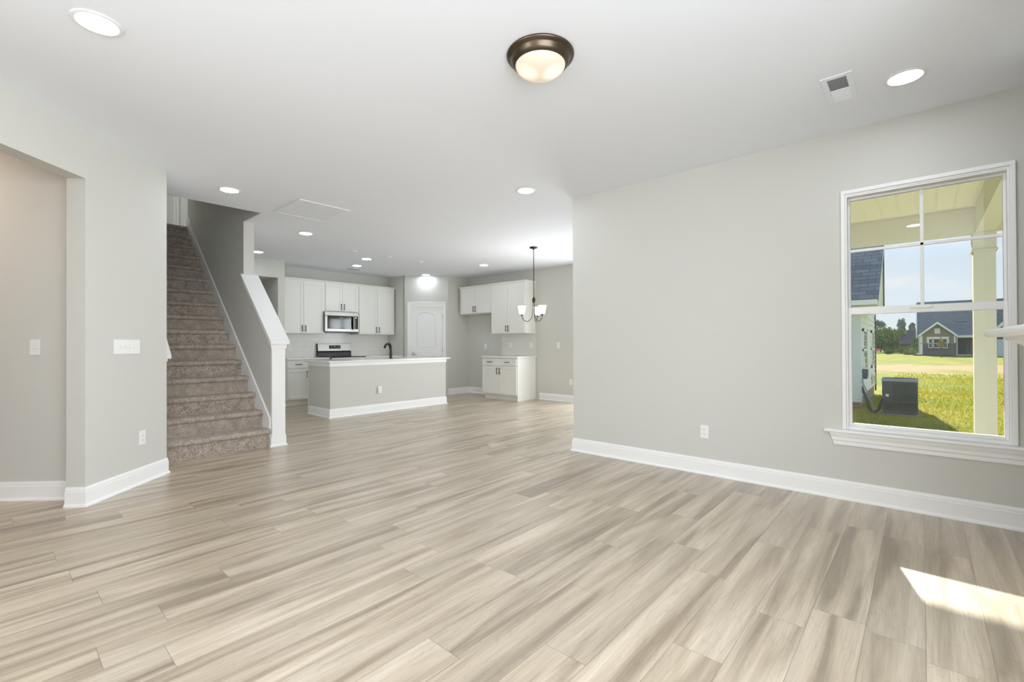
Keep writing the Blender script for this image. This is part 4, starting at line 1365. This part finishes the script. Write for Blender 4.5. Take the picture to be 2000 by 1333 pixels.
for i in range(6):
    mb.box(-0.075, -0.06, -1.98, -1.52, 3.33+i*0.10, 3.38+i*0.10)
mb.build('vent_slat', mat('vent_slat_shade', (214, 216, 220), 0.6), f)
MB().box(-0.08, 0.1, -2.98, -0.60, 2.52, 2.76).box(-0.08, 0.1, -2.98, -2.74, 1.88, 2.56).box(-0.08, 0.1, -0.84, -0.60, 1.88, 2.56).build('window_surround', WHT, fh)
for ya_, yb_ in ((-0.74, -1.22), (-1.30, -2.14), (-2.24, -2.84)):
    f = MB().box(-0.1, 0.1, ya_-0.07, ya_, 1.12, 2.52).box(-0.1, 0.1, yb_, yb_+0.07, 1.12, 2.52).box(-0.1, 0.1, yb_, ya_, 1.12, 1.22).box(-0.1, 0.1, yb_, ya_, 2.44, 2.52).box(-0.1, 0.1, yb_, ya_, 1.80, 1.86).build('window', WHT, fh)
    MB().box(-0.05, 0.08, yb_+0.05, ya_-0.05, 1.16, 2.46).build('pane', WPANE, f)
# main body behind the bay, its side wall, long roof
mb = MB().box(2.2, 12, -16, 0.34, B, 2.95)
mb.prism([(2.2, 2.95), (12, 2.95), (7.1, 7.9)], 'Y', 0.20, 0.34)
mb.build('side_wall', SIDE, fh)
mb = MB()
mb.prism([(1.6, 2.75), (7.1, 8.3), (7.1, 8.42), (1.5, 2.80)], 'Y', -16.3, 0.55)
mb.prism([(7.1, 8.3), (12.6, 2.75), (12.7, 2.80), (7.1, 8.42)], 'Y', -16.3, 0.55)
mb.build('main_roof', ROOF2, fh)
MB().prism([(1.55, 2.55), (7.1, 8.15), (7.1, 8.40), (1.45, 2.80)], 'Y', 0.50, 0.62).build('rake_trim', WHT, fh)
# entry porch
MB().box(0.35, 2.3, -8.0, yr-0.10, 2.62, 2.95).build('porch_beam', WHT, fh)
MB().box(2.0, 2.25, -8.0, yr-0.02, B, 2.62).build('entry_wall', TAUPE, fh)
MB().box(0.2, 2.2, -8.0, yr, B, 0.22).build('porch_step', mat('porch_slab_grey', (170, 172, 174), 0.8), fh)
f = MB().box(1.9, 2.05, -5.02, -4.0, 0.22, 2.42).build('entry_door_frame', mat('door_frame_grey', (120, 126, 128), 0.6), fh)
MB().box(1.86, 2.0, -4.92, -4.12, 0.24, 2.34).build('entry_door', mat('entry_door_dark', (58, 60, 62), 0.5), f)
MB().box(1.9, 2.0, -5.30, -5.10, 0.4, 2.34).build('sidelight', WPANE, fh)
MB().box(0.38, 0.52, yr-0.22, yr-0.10, 0.22, 2.62).build('downspout', WHT, fh)
# dormer
dm = MB().box(3.9, 6.5, -4.92, -3.98, 4.15, 4.98).build('dormer', WHT, fh)
MB().box(3.86, 3.95, -4.68, -4.26, 4.36, 4.76).build('dormer_pane', WPANE, dm)
MB().prism([(3.7, 4.95), (6.7, 6.6), (6.7, 6.72), (3.6, 5.07)], 'Y', -5.05, -3.85).build('dormer_roof', ROOF2, dm)
# garage wing
gy = -9.9
MB().box(-0.6, 4, -12.6, -7.35, B, 3.2).build('garage_wall', STONE, fh)
MB().prism([(-12.6, 3.2), (-7.35, 3.2), (gy, 6.2)], 'X', -0.5, 4).build('garage_gable', TAUPE, fh)
mb = MB()
for ye in (-7.0, -12.9):
    ze = 6.2-abs(ye-gy)*1.14
    mb.prism([(gy, 6.1), (ye, ze-0.1), (ye, ze+0.36), (gy, 6.56)], 'X', -1.0, -0.9)
mb.build('garage_bargeboard', WHT, fh)
MB().box(-0.7, -0.5, -11.8, -7.75, 0.0, 2.36).build('garage_door', mat('garage_door_pale', (206, 216, 232), 0.6), fh)
tag(MB().box(90.6, 91.75, -3.5, 0.9, -0.95, -0.70).build('mulch_bed', mat('mulch_dark', (86, 72, 62), 0.95)), 'dark mulch bed along the foot of the taupe gabled house', 'flower bed')

bh = thing('roof_house', 'low house with a plain dark roof half hidden behind the dark green trees', 'house', (121, 1.2, -0.9))
MB().box(0, 8, -4, 3.2, 0, 2.0).build('wall', mat('far_brick_wall', (130, 96, 84), 0.9), bh)
MB().prism([(-0.5, 1.7), (4, 4.45), (8.5, 1.7), (8.5, 1.6), (-0.5, 1.6)], 'Y', -4.5, 2.2).build('roof', mat('far_brown_roof', (92, 84, 92), 0.9), bh)

# ------------------------------------------------------------------ trees and shrubs
def foliage(rng, blobs, n, leaf, mb=None):
    mb = mb or MB()
    tot = sum(r[3]*r[4]*r[5] for r in blobs)
    for (cx, cy, cz, rx_, ry_, rz2) in blobs:
        for i in range(max(8, int(n*rx_*ry_*rz2/tot))):
            u = Vector((rng.gauss(0, 1), rng.gauss(0, 1), rng.gauss(0, 1))).normalized()
            rad = rng.random()**0.35
            rad *= 0.85+0.3*noise.noise(u*2.3+Vector((cx, cy, cz)))
            p = Vector((cx+u.x*rad*rx_, cy+u.y*rad*ry_, cz+u.z*rad*rz2))
            a = Vector((rng.gauss(0, 1), rng.gauss(0, 1), rng.gauss(0, 1))).normalized()
            b = a.orthogonal().normalized()
            s_ = leaf*(0.6+0.8*rng.random())
            mb.add([p-a*s_, p-b*s_*0.6, p+a*s_, p+b*s_*0.6], [(0, 1, 2, 3)])
    return mb
LEAF = {'dark': mat('foliage_dark_green', (92, 112, 62), 0.8, spec=0.2, var=(0.6, (122, 138, 74), 0.9)),
        'olive': mat('foliage_olive', (140, 148, 78), 0.8, spec=0.2, var=(0.6, (112, 126, 66), 0.9)),
        'blue': mat('foliage_haze_tint', (134, 154, 142), 0.85, spec=0.2, var=(0.2, (150, 166, 156), 0.9)),  # distance haze mixed into the leaf colour
        'young': mat('foliage_autumn_yellow', (176, 160, 84), 0.8, spec=0.2, var=(3, (150, 128, 74), 0.9))}
BARK = mat('bark_brown', (96, 82, 68), 0.9)
def tree(name, label, x_, y_, h_, blobs, kind, n, leaf, seed, group=None, tr=0.15):
    t = thing(name, label, 'tree' if 'tree' in name else 'shrub', (x_, y_, ground_z(x_)-0.05), 0, group)
    foliage(random.Random(seed), blobs, n, leaf).build('foliage', LEAF[kind], t)
    if tr:
        MB().tube([(0, 0, 0), (0.05*h_, 0.02, h_*0.3), (0.0, 0.0, h_*0.7)], [tr, tr*0.8, tr*0.4], 8).build('trunk', BARK, t, smooth=60)
    return t
tree('dense_tree', 'large dark green rounded tree in front of the distant treeline', 112, 5.2, 5.0, [(0, 0, 2.4, 2.2, 2.2, 2.2), (0.5, 1.5, 2.1, 1.6, 1.5, 1.9), (0, -1.3, 2.2, 1.5, 1.3, 1.9)], 'dark', 2600, 0.22, 11)
tree('dense_tree', 'lighter olive tree rising behind the large dark green tree', 124, 6.4, 6.0, [(0, 0, 3.6, 2.5, 2.6, 2.0), (0, -2.6, 3.6, 2.0, 2.0, 1.5), (0, 2.2, 3.1, 2.0, 2.0, 1.8)], 'olive', 2000, 0.25, 12)
tree('conifer_tree', 'narrow dark evergreen tree against the wall of the gabled house', 108, 0.95, 3.0, [(0, 0, 1.3, 0.6, 0.6, 1.3), (0, 0, 2.3, 0.35, 0.35, 0.8)], 'dark', 500, 0.16, 13)
tree('distant_tree', 'tall hazy tree with a spreading crown next to the white siding', 160, 9.0, 8.0, [(0, 0, 7.2, 1.9, 1.7, 1.0), (0, 1.4, 6.3, 1.6, 1.4, 1.1), (0, -1.1, 6.6, 1.2, 1.0, 0.8)], 'blue', 900, 0.28, 14, 'distant treeline')
tree('distant_tree', 'hazy tree with pointed crown next to the gabled house roof', 160, 3.9, 8.0, [(0, 0, 6.6, 1.0, 1.0, 1.9), (0.3, 0.1, 4.8, 1.2, 1.2, 1.5)], 'blue', 900, 0.28, 15, 'distant treeline')
tree('distant_tree', 'smaller hazy tree between the pointed one and the gabled house', 156, 1.75, 7.0, [(0, 0, 5.7, 0.8, 0.8, 1.6), (0, 0, 4.2, 0.95, 0.95, 1.4)], 'blue', 700, 0.28, 16, 'distant treeline')
t = thing('distant_woods', 'hazy grey green woodland along the horizon', 'woods', (176, 8, -0.9))
t['kind'] = 'stuff'
bl = []
rr_ = random.Random(21)
for i in range(16):
    yy = -10+i*1.6
    bl.append((rr_.uniform(-2, 3), yy, 3.4+rr_.uniform(-0.4, 0.5), 2.0, 1.9, 2.9+rr_.uniform(-0.4, 0.5)))
foliage(rr_, bl, 5200, 0.34).build('foliage', LEAF['blue'], t)
tree('hedge_shrub', 'low rounded dark shrub next to the stop sign', 100, 4.1, 1.0, [(0, 0, 0.45, 0.8, 0.75, 0.55)], 'dark', 420, 0.12, 31, 'shrubs at the field edge', 0)
tree('hedge_shrub', 'long dark hedge shrub sloping up behind the grassy mound', 103, 2.4, 1.0, [(0, 0, 0.65, 0.9, 1.3, 0.65), (0, -0.9, 0.9, 0.8, 0.9, 0.6)], 'dark', 600, 0.13, 32, 'shrubs at the field edge', 0)
tree('mound_shrub', 'yellow green grassy mound at the corner of the gabled house', 97, 1.35, 1.0, [(0, 0, 0.35, 1.0, 1.0, 0.85)], 'olive', 700, 0.12, 33, None, 0)
tree('young_tree', 'young yellowing tree planted in front of the triple window', 80, -1.86, 2.6, [(0, 0, 1.75, 0.45, 0.48, 0.5), (0, 0.05, 2.3, 0.2, 0.2, 0.4)], 'young', 420, 0.075, 34, None, 0.03)
tree('sun_block_tree', 'added unseen tree that blocks the sun from the patio door', 12.4, 4.4, 4.8, [(0, 0.3, 3.9, 1.6, 1.75, 1.7), (0, 0.4, 2.6, 1.3, 1.6, 0.9)], 'dark', 6500, 0.17, 41, 'added sun-blocking trees')  # both trees are added out of view to keep sun off the door
tree('sun_block_tree', 'second added unseen tree blocking sun, near the white sided house', 12.6, 7.9, 4.8, [(0, 0, 3.9, 1.7, 1.5, 1.7), (0, -0.2, 2.6, 1.3, 1.3, 0.9)], 'dark', 5200, 0.17, 42, 'added sun-blocking trees')

# stop sign at the street corner
st_ = thing('stop_sign', 'small red stop sign at the street corner beyond the lawn', 'street sign', (104, 5.75, -0.95), 0)
MB().tube([(0.02, 0, 0), (0.02, 0, 0.95)], 0.03, 8).build('post', mat('post_steel', (150, 152, 150), 0.5), st_)
MB().prism([(0.40*math.cos(R(22.5+45*i)), 0.72+0.26*math.sin(R(22.5+45*i))) for i in range(8)], 'X', -0.03, 0.0).build('sign_panel', mat('sign_red', (206, 52, 44), 0.5), st_)
cu = bpy.data.curves.new('lettering', 'FONT')
cu.body = 'STOP'
cu.align_x, cu.align_y = 'CENTER', 'CENTER'
cu.size = 0.27
cu.extrude = 0.003
tmp = bpy.data.objects.new('lettering', cu)
me = bpy.data.meshes.new_from_object(tmp)
bpy.data.objects.remove(tmp)
me.name = 'lettering'
me.materials.append(WHT)
lo_ = bpy.data.objects.new('lettering', me)
COL.objects.link(lo_)
lo_.parent = st_
lo_.location = (-0.034, 0, 0.72)
lo_.rotation_euler = (R(90), 0, R(-90))
